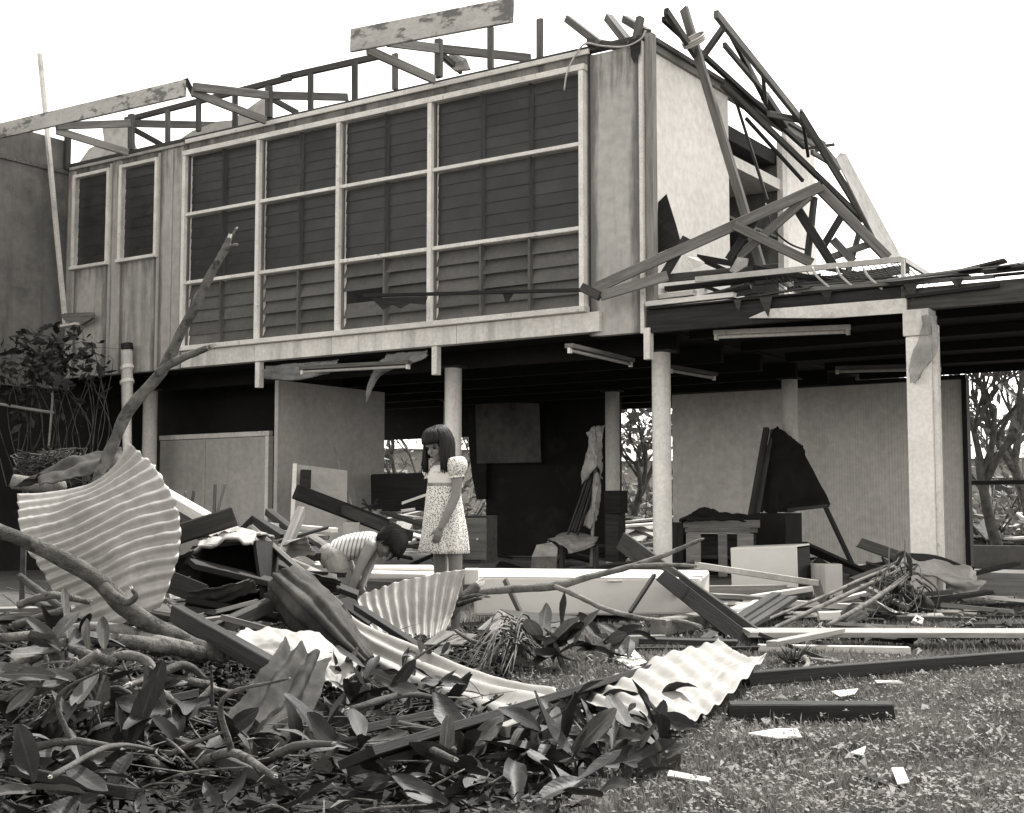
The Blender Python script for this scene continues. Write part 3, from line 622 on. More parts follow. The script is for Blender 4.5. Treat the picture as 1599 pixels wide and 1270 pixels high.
plank('thin dark batten sloping across the cupboard shelves to the right panel', Tp(1254, 283, 2.3), Tp(1165, 185, 2.6), 0.03, 0.04, M['wood_black'], 'batten', 'batten')
tag(tube('cable', [Tp(1195, 318, 2.2), Tp(1206, 355, 2.1), Tp(1232, 380, 2.0), Tp(1262, 392, 1.9)], 0.011, M['rubber']), 'black cable drooping behind the fallen truss', 'cable')
tag(tube('cable', [Fp(1008, 48, -0.05), Fp(1000, 62, -0.06), Fp(975, 73, -0.05), Fp(940, 72, -0.05), Fp(915, 68, -0.05), Fp(900, 84, -0.06), Fp(886, 112, -0.09), Fp(881, 141, -0.1)], 0.010, M['steel_pale']),
    'loose white electric cable dangling over the top of the long window', 'cable')
tag(tubes('cable', [([Tp(1083, 60, 2.5) + Vector((0.12 * math.cos(a) + k * .01, 0.1 * math.sin(a) , 0.09 * math.sin(a + 0.8) - k * .02)) for a in [i * 0.7 for i in range(10)]], 0.012) for k in range(3)], M['steel_pale']),
    'white cable looped around the leaning timbers at the roof corner', 'cable')
tag(slab_poly('white_sheet', [Tp(1306, 250, 1.3), Tp(1313, 240, 1.3), Tp(1322, 241, 1.3), Tp(1345, 285, 1.25), Tp(1408, 404, 1.1), Tp(1380, 404, 1.1)], 0.012, M['fibro']), 'tall white wall sheet standing tilted at the far end of the deck', 'sheet')
tag(slab_poly('dark_sheet', [S(1010, 334, 0.25), S(1040, 303, 0.3), S(1056, 352, 0.3), S(1064, 380, 0.25), S(1010, 404, 0.2)], 0.008, M['wood_black']), 'black torn sheet propped against the white end wall', 'sheet')
bar_ = tag(bar('dark_batten', S(568, 462, -0.5), S(915, 453, -0.42), 0.05, 0.035, M['wood_black'], None, 0, 0.01), 'long black batten sticking out across the louvres from the fallen truss', 'batten')
slab_poly('torn_strip', [S(580, 466, -0.5), S(668, 463, -0.5), S(664, 476, -0.5), S(640, 474, -0.5), S(625, 482, -0.51), S(612, 476, -0.5), S(598, 484, -0.5)], 0.004, M['wood_black'], bar_)
slab_poly('torn_strip', [S(785, 459, -0.45), S(802, 458, -0.45), S(796, 468, -0.45), S(790, 474, -0.46)], 0.004, M['wood_black'], bar_)
# steel bed base with wire mesh, on the deck edge
bed = thing('bed_base', S(1250, 440, 0.3), 'steel bed base with wire mesh lying on the deck under the fallen truss', 'bed base')
bar('rail', S(1086, 437, -0.02), S(1410, 405, 0.1), 0.03, 0.055, M['steel_pale'], bed)
bar('rail', S(1410, 404, 0.1), S(1411, 448, 0.1), 0.03, 0.045, M['steel_pale'], bed)
bar('rail', S(1412, 406, 0.12), S(1462, 437, 1.3), 0.03, 0.05, M['steel_pale'], bed)
bar('rail', S(1230, 452, 1.4), S(1465, 438, 1.3), 0.03, 0.05, M['steel_dark'], bed)
wires = []
for i in range(26):
    u = i / 25; a = S(1190, 428, 0.05).lerp(S(1408, 408, 0.12), u); b = S(1230, 450, 1.2).lerp(S(1460, 440, 1.2), u) - Vector((0, 0, 0.05))
    mid = a.lerp(b, 0.5) + Vector((random.uniform(-.03, .03), 0, -0.05)); wires.append(([a, mid, b], 0.004))
for i in range(14):
    u = (i + 0.5) / 14; a = S(1190, 428, 0.05).lerp(S(1230, 450, 1.2), u); b = S(1408, 408, 0.12).lerp(S(1460, 440, 1.2), u)
    mid = a.lerp(b, 0.5) + Vector((0, 0, -0.07)); wires.append(([a, mid, b], 0.004))
tubes('wire_mesh', wires, M['steel_dark'], bed, 4, 3)
for x in (1268, 1306, 1348): tube('spring_bow', [S(x, 418, 0.0), S(x + 8, 432, -0.02), S(x + 30, 452, -0.02)], 0.012, M['steel_pale'], bed, 6)
# bits heaped along the deck edge
for lab, a, b, w, h, m in (
    ('short white board lying on the deck beside the corner stop', (1010, 476, -0.03), (1148, 461, 0.05), 0.10, 0.05, 'wood_white'),
    ('narrow white strip on the deck edge below the black torn sheet', (1020, 466, 0.2), (1085, 458, 0.25), 0.12, 0.05, 'wood_white'),
    ('dark board lying along the deck behind the bed base rail', (1040, 452, 0.4), (1240, 430, 0.7), 0.14, 0.04, 'wood_black'),
    ('dark roof batten lying along the deck edge past the corner post', (1240, 455, -0.03), (1552, 432, -0.03), 0.05, 0.03, 'wood_mid'),
    ('loose dark batten overlapping the deck edge above the carport post', (1415, 464, -0.06), (1560, 446, -0.06), 0.05, 0.03, 'wood_black')):
    plank(lab, S(*a), S(*b), w, h, M[m])
tag(slab_poly('torn_sheet', [S(1066, 396, 0.3), S(1090, 402, 0.35), S(1100, 412, 0.3), S(1080, 420, 0.25)], 0.006, M['paper']), 'white torn scrap caught behind the fallen truss', 'scrap')
tag(slab_poly('torn_sheet', [S(1140, 424, 0.1), S(1152, 402, 0.12), S(1168, 404, 0.12), S(1166, 416, 0.1), S(1148, 428, 0.08)], 0.02, M['cloth']), 'crumpled rag snagged on the fallen truss webs', 'rag')
dk = thing('tangled_lining', S(1120, 440, 0.5), 'dark heap of torn lining and battens piled on the deck', 'heap')
for i in range(16):
    a = S(random.uniform(1020, 1330), random.uniform(418, 448), random.uniform(0.5, 1.6)); q = Vector((random.uniform(-.7, .7), random.uniform(-.3, .3), random.uniform(-.12, .16)))
    if a.z < 2.86: a.z = 2.88
    b = a + q; b.z = max(b.z, 2.85)
    bar('batten', a, b, 0.06, 0.04, M[random.choice(('wood_black', 'wood_dark', 'wood_black'))], dk)
tag(bar('leaning_pole', Fp(102, 506, -0.12), Fp(62, 84, -0.6), 0.055, 0.055, M['column']), 'long pale pole leaning against the left wing of the house', 'pole')
br = thing('wall_bracket', Fp(120, 505, -0.1), 'broken wooden bracket board on the wall at the foot of the pale pole', 'bracket')
slab_poly('board', [Fp(96, 490, -0.14), Fp(146, 488, -0.14), Fp(148, 496, -0.14), Fp(128, 508, -0.14), Fp(102, 500, -0.14)], 0.05, M['wood_mid'], br); bar('ledge', Fp(100, 510, -0.16), Fp(124, 506, -0.16), 0.14, 0.03, M['trim'], br)
# waste pipe on the wall
wp = thing('waste_pipe', Fp(198, 700, 0.15), 'jointed pale waste pipe standing beside the column under the tall windows', 'pipe')
def pipe_at(name, y0, y1, r, m): tube(name, [Fp(198, y0, -0.16), Fp(198.5, (y0 + y1) / 2, -0.16), Fp(199, y1, -0.16)], r, M[m], wp, 12)
pipe_at('pipe_length', 546, 640, 0.075, 'column'); pipe_at('rim', 537, 547, 0.08, 'rubber'); pipe_at('collar', 572, 577, 0.09, 'column'); pipe_at('collar', 594, 599, 0.095, 'column'); pipe_at('lower_length', 640, 730, 0.06, 'column')
# fluorescent fittings under the floor and deck
def fluoro(label, p0, p1, m='wood_mid'):  # inner fittings take darker materials: the shade under the floor put into colour
    f = thing('fluorescent_light', p0, label, 'light')
    bar('fitting', p0, p1, 0.09, 0.045, M[m], f); n = Vector((0, 0, -0.045))
    e = (p1 - p0).normalized() * 0.04
    tube('glass_tube', [p0 + e + n, p0.lerp(p1, .5) + n, p1 - e + n], 0.018, M['tube' if m == 'trim' else 'door'], f, 8)
    for q in (p0 + e * .6, p1 - e * .6): bar('lamp_holder', q + Vector((0, 0, -0.02)), q + Vector((0, 0, -0.075)), 0.03, 0.05, M['trim'], f)
fluoro('long fluorescent light fixed under the front of the carport deck', P(1115, 520, 2.60), P(1328, 511, 2.60), 'trim')
fluoro('fluorescent light under the carport deck close to the ribbed wall', P(1304, 575, 2.60), P(1470, 571, 2.60))
fluoro('fluorescent light hanging askew under the upper floor by the middle column', P(888, 540, 2.47), P(986, 563, 2.47))
fluoro('dim fluorescent light deep under the floor behind the corner column', P(1046, 573, 2.47), P(1116, 585, 2.47))
fluoro('fluorescent light under the floor partly veiled by the torn fly screen', P(470, 575, 2.47), P(640, 566, 2.47))
# torn fly screens hanging from the beam and the post
tag(sheet('fly_screen', [[Fp(411, 571, 0.02), Fp(470, 566, 0.02), Fp(530, 560, 0.02)], [Fp(408, 582, -0.03), Fp(468, 580, -0.06), Fp(526, 572, -0.02)], [Fp(412, 592, -0.02), Fp(462, 594, -0.08), Fp(515, 584, 0.0)]], M['screen'], nu=20, nv=14, rag=0.05, crumple=0.03, thick=0.001),
    'torn grey fly screen sagging under the white floor beam above the partition', 'fly screen')
tag(sheet('fly_screen', [[Fp(603, 552, 0.02), Fp(635, 549, 0.02), Fp(667, 546, 0.02)], [Fp(588, 568, -0.03), Fp(612, 574, -0.06), Fp(664, 560, -0.02)], [Fp(574, 598, -0.02), Fp(585, 590, -0.05), Fp(612, 576, -0.02)], [Fp(572, 632, 0.0), Fp(579, 615, 0.0), Fp(590, 590, 0.0)]], M['screen'], nu=20, nv=24, rag=0.04, crumple=0.03, thick=0.001),
    'torn fly screen hanging in a pointed rag from the floor beam', 'fly screen')
tag(sheet('fly_screen', [[Fp(1437, 492, -0.12), Fp(1450, 490, -0.14), Fp(1464, 492, -0.1)], [Fp(1434, 525, -0.13), Fp(1452, 525, -0.18), Fp(1466, 530, -0.1)], [Fp(1420, 560, -0.13), Fp(1440, 565, -0.2), Fp(1462, 555, -0.12)], [Fp(1424, 598, -0.12), Fp(1430, 600, -0.15), Fp(1440, 585, -0.12)]], M['screen'], nu=16, nv=24, rag=0.04, crumple=0.04, thick=0.001),
    'gauzy torn fly screen wrapped round the head of the carport post', 'fly screen')

# ------------------------------------------------------------------ things under the house
bd = thing('meter_board', D(500, 898, 15.6), 'pale board with a dark meter box leaning on the partition wall', 'board')
slab_poly('board', [D(462, 725, 15.7), D(542, 736, 16.0), D(540, 899, 15.6), D(455, 899, 15.3)], 0.02, M['door'], bd); slab_poly('meter_box', [D(470, 734, 15.55), D(485, 735, 15.6), D(484, 763, 15.55), D(469, 762, 15.5)], 0.06, M['wood_black'], bd)
bar('edge_strip', D(461, 725, 15.6), D(453, 899, 15.25), 0.05, 0.05, M['trim'], bd)
plank('black plank propped across the meter board towards the doorway', D(462, 768, 14.4), D(604, 822, 14.9), 0.10, 0.16, M['wood_black'])
plank('second black plank lying lower beside the propped one', D(520, 790, 14.8), D(640, 838, 13.6), 0.08, 0.1, M['wood_dark'])
plank('thin pale stick leaning in the shade of the partition wall', D(522, 700, 16.8), D(556, 812, 15.6), 0.02, 0.02, M['wood_pale'], 'stick', 'stick')
ct = thing('carton', D(576, 800, 15.8), 'pale carton with crossed black marks deep under the floor', 'carton')
box_w('box', D(576, 818, 15.8), 0.26, 0.22, 0.34, R(-8), M['cardboard'], ct)
for a, b in (((563, 795), (590, 786)), ((566, 779), (580, 800)), ((590, 779), (576, 798)), ((565, 786), (588, 797))): bar('printed_mark', D(*a, 15.66), D(*b, 15.66), 0.012, 0.02, M['wood_black'], ct)
tag(box_w('white_block', D(549, 828, 14.2), 0.17, 0.2, 0.16, R(5), M['door']), 'small pale block among the planks under the floor', 'block')
plank('black beam lying across the rear doorway rubble', D(586, 770, 18.0), D(680, 768, 17.5), 0.2, 0.5, M['wood_black'], 'beam', 'beam')
for lab, a, b, w, m in (('white splinter painted in as a glint in the dark doorway beside the girl', (628, 786, 15), (668, 772, 15), 0.03, 'wood_white'), ('short white slat painted in as a lower glint in the dark doorway', (627, 798, 15), (648, 795, 15), 0.06, 'wood_white'),  # white wood stands in for glints on the dark rubble
                        ('dark board tilted in the doorway rubble behind the boy', (600, 800, 14), (690, 830, 13), 0.10, 'wood_dark'), ('black board flat on the floor behind the girl', (600, 850, 11.5), (740, 862, 12.5), 0.12, 'wood_black')):
    plank(lab, D(*a), D(*b), w, 0.03, M[m])
chest = thing('cabinet', D(742, 868, 12.4), 'low dark wooden cabinet just behind the standing girl', 'cabinet')
box_w('carcass', D(742, 842, 12.5), 0.30, 0.3, 0.44, R(-30), M['wood_dark'], chest); box_w('door', D(740, 842, 12.3), 0.26, 0.02, 0.38, R(-30), M['wood_mid'], chest); box_w('knob', D(746, 842, 12.27), 0.02, 0.02, 0.02, R(-30), M['steel_pale'], chest, 0.002)
# folded garden umbrella with faded cloth, leaning by the second column
um = thing('folded_umbrella', D(882, 870, 15.0), 'folded garden umbrella with bare ribs and faded cloth leaning under the floor', 'umbrella')
for a, b in (((921, 735), (870, 880)), ((925, 735), (893, 830)), ((932, 735), (902, 835)), ((927, 735), (897, 832))): tube('rib', [D(*a, 15.2), D((a[0] + b[0]) / 2 + 1, (a[1] + b[1]) / 2, 15.1), D(*b, 14.95)], 0.013, M['steel_dark'], um, 6)
tube('pole', [D(931, 700, 15.25), D(927, 790, 15.1), D(923, 885, 15.0)], 0.02, M['wood_pale'], um, 8)
sheet('cloth', [[D(914, 674, 15.3), D(930, 664, 15.3), D(946, 662, 15.35)], [D(918, 692, 15.2), D(930, 692, 15.12), D(940, 690, 15.25)], [D(910, 722, 15.2), D(930, 716, 15.0), D(941, 730, 15.2)], [D(909, 760, 15.2), D(932, 730, 15.05), D(943, 750, 15.2)]], M['cloth'], um, nu=20, nv=30, rag=0.05, crumple=0.05, thick=0.006)
sheet('cloth', [[D(925, 735, 15.15), D(935, 738, 15.1), D(940, 745, 15.2)], [D(922, 780, 15.15), D(930, 785, 15.05), D(936, 790, 15.2)], [D(912, 822, 15.1), D(922, 826, 15.0), D(934, 812, 15.15)]], M['cloth'], um, nu=16, nv=20, rag=0.06, crumple=0.04, thick=0.006)
tb = thing('side_table', D(905, 884, 14.6), 'small dark table with a torn pale sheet draped over its top', 'table')
sheet('torn_cover', [[D(852, 846, 14.8), D(880, 832, 15.2), D(912, 832, 15.3), D(936, 838, 15.2)], [D(858, 840, 14.6), D(882, 842, 14.6), D(905, 848, 14.5), D(934, 842, 14.6)], [D(862, 846, 14.45), D(884, 855, 14.3), D(893, 864, 14.3), D(930, 850, 14.5)]], M['cloth'], tb, nu=24, nv=20, rag=0.05, crumple=0.03, thick=0.008)
box_w('top', D(900, 852, 15.0), 0.5, 0.4, 0.03, R(-34), M['wood_dark'], tb)
for x, d in ((878, 14.8), (930, 14.6), (870, 15.2), (925, 15.2)): bar('leg', D(x, 853, d), Vector((D(x, 853, d).x, D(x, 853, d).y, 0.06)), 0.05, 0.05, M['wood_dark'], tb)
tag(slab_poly('sack', [D(832, 884, 13.6), D(838, 862, 13.7), D(856, 855, 13.9), D(868, 866, 13.8), D(872, 884, 13.6)], 0.22, M['cloth']), 'pale sack slumped on the slab under the side table', 'sack')
cb = thing('column_base', Hw(5.62, 4.25, 0.06), 'dark timber casing with a black box around the foot of the rear column', 'casing')
box_w('casing', D(961, 838, 17.9), 0.20, 0.2, 0.66, R(-34), M['wood_dark'], cb); box_w('black_box', D(962, 784, 17.8), 0.24, 0.2, 0.30, R(-34), M['wood_black'], cb)
# workbench of rough timber
wb = thing('workbench', D(1120, 880, 15.0), 'rough timber workbench with dark rags on top before the ribbed wall', 'workbench')
z0 = 0.06
def wbx(name, x0, x1, y0, y1, d, dep, m):
    a, b = D(x0, y1, d), D(x1, y0, d); box_w(name, Vector(((a.x + b.x) / 2, d, (a.z + b.z) / 2)), b.x - a.x, dep, b.z - a.z, R(-8), M[m], wb)
wbx('top', 1068, 1184, 812, 824, 15.2, 0.6, 'wood_mid'); wbx('rail', 1070, 1182, 825, 832, 14.95, 0.05, 'wood_mid')
for x0, x1 in ((1072, 1094), (1122, 1135), (1152, 1176)): wbx('leg', x0, x1, 833, 901, 14.97, 0.1, 'wood_pale')
wbx('back_board', 1070, 1180, 834, 898, 15.45, 0.04, 'wood_dark'); wbx('shelf', 1072, 1180, 866, 872, 15.2, 0.5, 'wood_dark')
tag(sheet('rag_pile', [[D(1068, 814, 15.3), D(1100, 806, 15.4), D(1140, 804, 15.4), D(1182, 812, 15.3)], [D(1066, 812, 15.0), D(1095, 796, 15.1), D(1130, 802, 15.1), D(1184, 811, 15.0)], [D(1060, 816, 14.86), D(1096, 812, 14.85), D(1140, 810, 14.85), D(1186, 814, 14.86)]], M['tarp'], nu=26, nv=16, rag=0.05, crumple=0.06, thick=0.02), 'crumpled dark rags heaped on the rough workbench', 'rags')
plank('dark crate board standing at the left end of the workbench', D(1058, 816, 15.1), D(1058, 898, 15.1), 0.2, 0.12, M['wood_black'], 'board', 'board')
# black canvas draped over leaning poles
tp = thing('draped_canvas', D(1225, 880, 16.2), 'black canvas draped over leaning poles against the rear column', 'canvas')
sheet('canvas', [[D(1178, 800, 16.3), D(1190, 720, 16.5), D(1206, 672, 16.6), D(1214, 664, 16.7)], [D(1205, 802, 16.0), D(1210, 740, 16.2), D(1225, 690, 16.4), D(1232, 680, 16.5)], [D(1230, 798, 15.9), D(1240, 770, 16.1), D(1244, 715, 16.3), D(1246, 690, 16.4)], [D(1290, 792, 15.8), D(1296, 784, 15.8), D(1262, 720, 16.2), D(1252, 700, 16.3)]], M['tarp'], tp, nu=30, nv=30, rag=0.03, crumple=0.05, thick=0.01)
bar('pole', D(1173, 806, 15.9), D(1197, 670, 16.6), 0.07, 0.07, M['wood_dark'], tp); bar('pole', D(1182, 806, 16.0), D(1207, 672, 16.65), 0.05, 0.05, M['wood_mid'], tp)
bar('pole', D(1288, 790, 15.8), D(1338, 897, 15.2), 0.045, 0.045, M['wood_dark'], tp); bar('cross_pole', D(1230, 797, 15.9), D(1292, 790, 15.75), 0.04, 0.04, M['wood_dark'], tp)
box_w('dark_crate', D(1212, 838, 16.0), 0.45, 0.5, 0.56, R(-34), M['tarp'], tp)
plank('dark sloping board on the slab behind the white box', D(1246, 848, 14.2), D(1345, 893, 14.6), 0.3, 0.03, M['wood_black'], 'board', 'board')

# ------------------------------------------------------------------ white cabinets in front of the house
wc = thing('white_cupboard', P(925, 962, 0.05), 'long white enamel cupboard lying on its back before the house', 'cupboard')
a0, a1 = D(740, 962, 9.2), D(1085, 961, 9.5)
def hexa(name, A, m, parent, ch=0.012):
    me = mesh(name, A, [(0, 1, 2, 3), (7, 6, 5, 4), (0, 4, 5, 1), (1, 5, 6, 2), (2, 6, 7, 3), (3, 7, 4, 0)]); c = sum(A, Vector()) / 8
    me.transform(Matrix.Translation(-c)); fixn(me); o = mobj(name, me, M[m], parent, Matrix.Translation(c))
    if ch:
        b = o.modifiers.new('edge', 'BEVEL'); b.width = ch; b.segments = 2
    return o
up = Vector((0, 0, 1))
A = [a0, a1, D(1108, 952, 9.95), D(745, 952, 9.8), D(740, 900, 9.2), D(1095, 903, 9.5), D(1108, 890, 9.98), D(738, 887, 9.75)]
hexa('carcass', A, 'enamel', wc, 0.02)
box_w('drip_stain', D(1084, 930, 9.475), 0.012, 0.01, 0.05, 0, M['wood_mid'], wc, 0.001)
bar('seam', D(742, 901, 9.185), D(1092, 904, 9.485), 0.006, 0.006, M['steel_pale'], wc)
box_w('handle', D(960, 908, 9.35), 0.10, 0.02, 0.014, R(2), M['steel_pale'], wc, 0.002)
wb2 = thing('white_box', D(1200, 930, 12.0), 'open white box cupboard lying on its side in front of the workbench', 'box')
def quad_slab(name, ps, th, m, parent): return slab_poly(name, ps, th, M[m], parent)
quad_slab('front', [D(1141, 858, 11.9), D(1242, 854, 11.9), D(1243, 917, 11.9), D(1143, 920, 11.9)], 0.016, 'enamel', wb2)
quad_slab('top', [D(1141, 857, 11.9), D(1242, 853, 11.9), D(1264, 850, 12.4), D(1160, 854, 12.4)], 0.016, 'enamel', wb2)
quad_slab('side', [D(1264, 852, 12.42), D(1266, 916, 12.42), D(1162, 918, 12.4), D(1160, 855, 12.4)], 0.016, 'wood_black', wb2)
quad_slab('opening_shade', [D(1243, 857, 11.93), D(1263, 854, 12.38), D(1265, 914, 12.38), D(1244, 916, 11.93)], 0.008, 'wood_black', wb2)  # black panel across the open side: the shade inside put into colour
bar('edge', D(1243, 853, 11.9), D(1245, 918, 11.9), 0.012, 0.02, M['enamel'], wb2)
sb = thing('white_box', D(1290, 932, 12.3), 'small ribbed white box beside the open white cupboard', 'box')
box_w('carcass', D(1291, 907, 12.4), 0.25, 0.25, 0.31, R(-6), M['enamel'], sb); 
for i in range(8): box_w('rib', D(1270 + i * 2.6, 905, 12.262), 0.006, 0.012, 0.27, R(-6), M['enamel'], sb, 0.001)

# ------------------------------------------------------------------ sheets of roofing iron
big = tag(sheet('corrugated_sheet', [[D(26, 768, 6.00), D(100, 764, 6.11), D(158, 745, 6.15), D(200, 690, 6.15)], [D(27, 806, 5.88), D(85, 796, 5.94), D(165, 765, 6.02), D(240, 722, 6.11)],
      [D(42, 858, 5.82), D(115, 835, 5.88), D(195, 795, 5.96), D(272, 772, 6.04)], [D(68, 900, 5.79), D(140, 872, 5.82), D(210, 838, 5.89), D(284, 822, 5.96)], [D(100, 945, 5.77), D(162, 918, 5.79), D(222, 892, 5.83), D(276, 882, 5.90)], [D(150, 986, 5.75), D(185, 976, 5.76), D(222, 962, 5.79), D(252, 948, 5.83)]],
      M['iron'], ncorr=15, amp=0.0085, nu=60, nv=180, rag=0.03, crumple=0.008), 'large pale corrugated iron sheet standing curled in the left wreckage', 'roofing sheet')
tag(sheet('corrugated_sheet', [[D(20, 755, 6.9), D(90, 748, 6.9), D(150, 735, 6.8)], [D(60, 742, 6.8), D(120, 715, 6.8), D(190, 702, 6.8)], [D(60, 757, 6.55), D(120, 742, 6.55), D(185, 725, 6.5)]], M['iron_dark'], ncorr=3, amp=0.012, nu=24, nv=40, rag=0.03, crumple=0.02),
    'dark curled iron sheet lying behind the large pale one', 'roofing sheet')
def T_(rows): return [list(r) for r in zip(*rows)]
tag(sheet('corrugated_sheet', T_([[D(556, 932, 8.05), D(610, 912, 8.15), D(670, 897, 8.25), D(727, 889, 8.35)], [D(562, 955, 7.98), D(612, 945, 8.08), D(668, 930, 8.2), D(718, 922, 8.3)], [D(578, 982, 7.9), D(622, 985, 8.0), D(665, 978, 8.1), D(706, 962, 8.2)], [D(588, 994, 7.85), D(630, 1010, 7.9), D(666, 1006, 8.0), D(694, 988, 8.1)]]),
    M['iron_pale'], ncorr=11, amp=0.010, nu=40, nv=110, rag=0.03, crumple=0.006, seed=4), 'bright corrugated iron sheet under the hands of the stooping boy', 'roofing sheet')
tag(sheet('corrugated_sheet', [[D(515, 935, 6.88), D(560, 968, 6.70), D(640, 1000, 6.32), D(730, 1040, 5.91), D(800, 1062, 5.67), D(875, 1078, 5.49)], [D(530, 962, 6.74), D(570, 995, 6.46), D(640, 1030, 6.09), D(720, 1062, 5.72), D(790, 1082, 5.49), D(860, 1095, 5.30)],
      [D(560, 1024, 6.32), D(590, 1049, 6.14), D(650, 1076, 5.77), D(715, 1099, 5.45), D(780, 1122, 5.17), D(820, 1139, 4.94)]], M['iron_pale'], ncorr=3, amp=0.016, nu=80, nv=40, rag=0.025, crumple=0.008, seed=9), 'long pale iron ridge sheet sweeping down through the middle of the wreckage', 'roofing sheet')
tag(sheet('ridge_cap', [[D(413, 925, 6.34), D(450, 975, 6.14), D(505, 1025, 6.00), D(582, 1052, 5.95)], [D(425, 902, 6.19), D(470, 945, 5.95), D(522, 995, 5.86), D(584, 1046, 5.90)], [D(448, 886, 6.24), D(498, 925, 6.00), D(545, 985, 5.90), D(588, 1044, 5.93)], [D(470, 890, 6.43), D(515, 930, 6.29), D(560, 990, 6.10), D(592, 1046, 6.00)]],
      M['iron_dark'], ncorr=5, amp=0.011, nu=60, nv=60, rag=0.05, crumple=0.012, seed=5, notch=0.1), 'dark crumpled ridge capping bent over in the middle of the wreckage', 'ridge capping')
tag(sheet('corrugated_sheet', [[D(445, 1002, 5.06), D(410, 1050, 4.78), D(375, 1100, 4.60), D(345, 1140, 4.42)], [D(470, 1012, 5.01), D(440, 1060, 4.74), D(405, 1110, 4.55), D(365, 1155, 4.37)], [D(492, 1022, 4.97), D(465, 1075, 4.69), D(430, 1130, 4.46), D(380, 1172, 4.32)], [D(512, 1030, 5.06), D(495, 1085, 4.78), D(465, 1140, 4.55), D(402, 1178, 4.42)]],
      M['iron_dark'], ncorr=3, amp=0.016, nu=44, nv=40, rag=0.05, crumple=0.02, seed=12), 'dark rusty corrugated strip leaning among the big leaves', 'roofing sheet')
tag(sheet('flat_sheet', [[D(355, 1000, 5.32), D(395, 976, 5.51), D(455, 982, 5.56), D(500, 985, 5.61)], [D(400, 1018, 5.22), D(440, 1006, 5.32), D(490, 1010, 5.37), D(540, 1022, 5.46)], [D(455, 1035, 5.13), D(490, 1035, 5.18), D(525, 1040, 5.22), D(560, 1035, 5.37)], [D(470, 1062, 5.08), D(505, 1066, 5.08), D(535, 1068, 5.13), D(556, 1048, 5.32)]],
      M['iron_sun'], nu=40, nv=36, rag=0.03, crumple=0.035, seed=21, notch=0.25), 'bright torn flat iron sheet crumpled beside the dark timber', 'flat sheet')
tag(sheet('corrugated_sheet', T_([[G(880, 1088, 0.06), G(960, 1056, 0.11), G(1050, 1020, 0.14), G(1122, 1000, 0.07)], [G(935, 1108, 0.07), G(1005, 1080, 0.11), G(1085, 1050, 0.12), G(1152, 1022, 0.09)], [G(990, 1128, 0.07), G(1045, 1105, 0.09), G(1110, 1068, 0.10), G(1180, 1030, 0.12)], [G(1022, 1146, 0.05), G(1078, 1128, 0.06), G(1135, 1090, 0.08), G(1198, 1022, 0.12)]]),
      M['iron_sun'], ncorr=9, amp=0.010, nu=60, nv=90, rag=0.025, crumple=0.010, seed=31), 'buckled bright corrugated sheet lying on the lawn beside the dark planks', 'roofing sheet')
tag(sheet('corrugated_sheet', [[D(1092, 930, 9.6), D(1120, 948, 9.4), D(1160, 950, 9.3)], [D(1100, 950, 9.2), D(1130, 955, 9.15), D(1185, 938, 9.3)], [D(1118, 962, 8.95), D(1150, 966, 9.0), D(1200, 948, 9.2)]], M['iron_pale'], ncorr=3, amp=0.012, nu=26, nv=30, rag=0.05, crumple=0.03, seed=41),
    'small bent pale iron sheet wedged behind the crossed planks', 'roofing sheet')
rl = thing('rolled_sheet', D(1480, 930, 11.2), 'roll of pale sheeting lying at the foot of the carport post', 'sheeting')
sheet('sheeting', [[D(1400, 868, 11.6), D(1450, 868, 11.6), D(1500, 875, 11.6), D(1520, 892, 11.6)], [D(1395, 882, 11.3), D(1450, 884, 11.2), D(1500, 888, 11.2), D(1525, 900, 11.3)], [D(1400, 890, 11.2), D(1450, 895, 11.1), D(1500, 908, 11.1), D(1540, 912, 11.2)], [D(1420, 896, 11.3), D(1460, 905, 11.15), D(1498, 928, 11.1), D(1522, 922, 11.1)]], M['iron_pale'], rl, ncorr=2, amp=0.03, nu=34, nv=34, rag=0.05, crumple=0.05, thick=0.006, seed=50)
tube('rolled_core', [D(1405, 874, 11.5), D(1460, 878, 11.4), D(1512, 898, 11.3)], 0.06, M['rubber'], rl, 10)

# ------------------------------------------------------------------ timbers
def PL(label, a, b, w, h, m, **k): return plank(label, a, b, w, h, M[m], **k)
PL('broad dark plank slanting from the ground up over the white cupboard', D(1192, 1012, 7.75), D(972, 846, 11.2), 0.05, 0.15, 'wood_dark', roll=R(25))
PL('dark split board lying under the slanting plank', D(1178, 1012, 7.8), D(1035, 900, 9.15), 0.04, 0.10, 'wood_black', roll=R(40))
for i, (x, y) in enumerate(((1100, 1000), (1112, 1004), (1126, 1006))):
    PL(('upper', 'middle', 'lower')[i] + ' dark slat of the bundle crossing under the slanting plank', D(x, y, 8.0), D(x + 112, y - 72, 9.6), 0.07, 0.03, 'wood_dark')
PL('wide dark plank running through the big leaves to the grass', G(556, 1184, 0.14), G(1012, 1046, 0.10), 0.115, 0.028, 'wood_black', roll=R(-24))
PL('lower dark plank lying doubled against the wide one', G(566, 1200, 0.09), G(960, 1072, 0.06), 0.10, 0.03, 'wood_dark', roll=R(-14))
PL('short pale batten end under the wide dark plank', G(785, 1142, 0.10), G(822, 1128, 0.12), 0.05, 0.04, 'wood_pale')
PL('black plank lying by itself on the lawn', G(1140, 1110, 0.06), G(1390, 1110, 0.06), 0.10, 0.06, 'wood_black')
PL('long black rail lying across the lawn to the bright sheet', G(1165, 1060, 0.07), G(1640, 1022, 0.08), 0.05, 0.06, 'wood_black')
PL('wide pale board lying flat along the edge of the lawn', G(1165, 988, 0.10), G(1650, 989, 0.10), 0.30, 0.03, 'wood_pale')
PL('white painted rail half hidden in the grass before the pale board', G(1185, 1012, 0.04), G(1420, 1016, 0.04), 0.05, 0.04, 'wood_white')
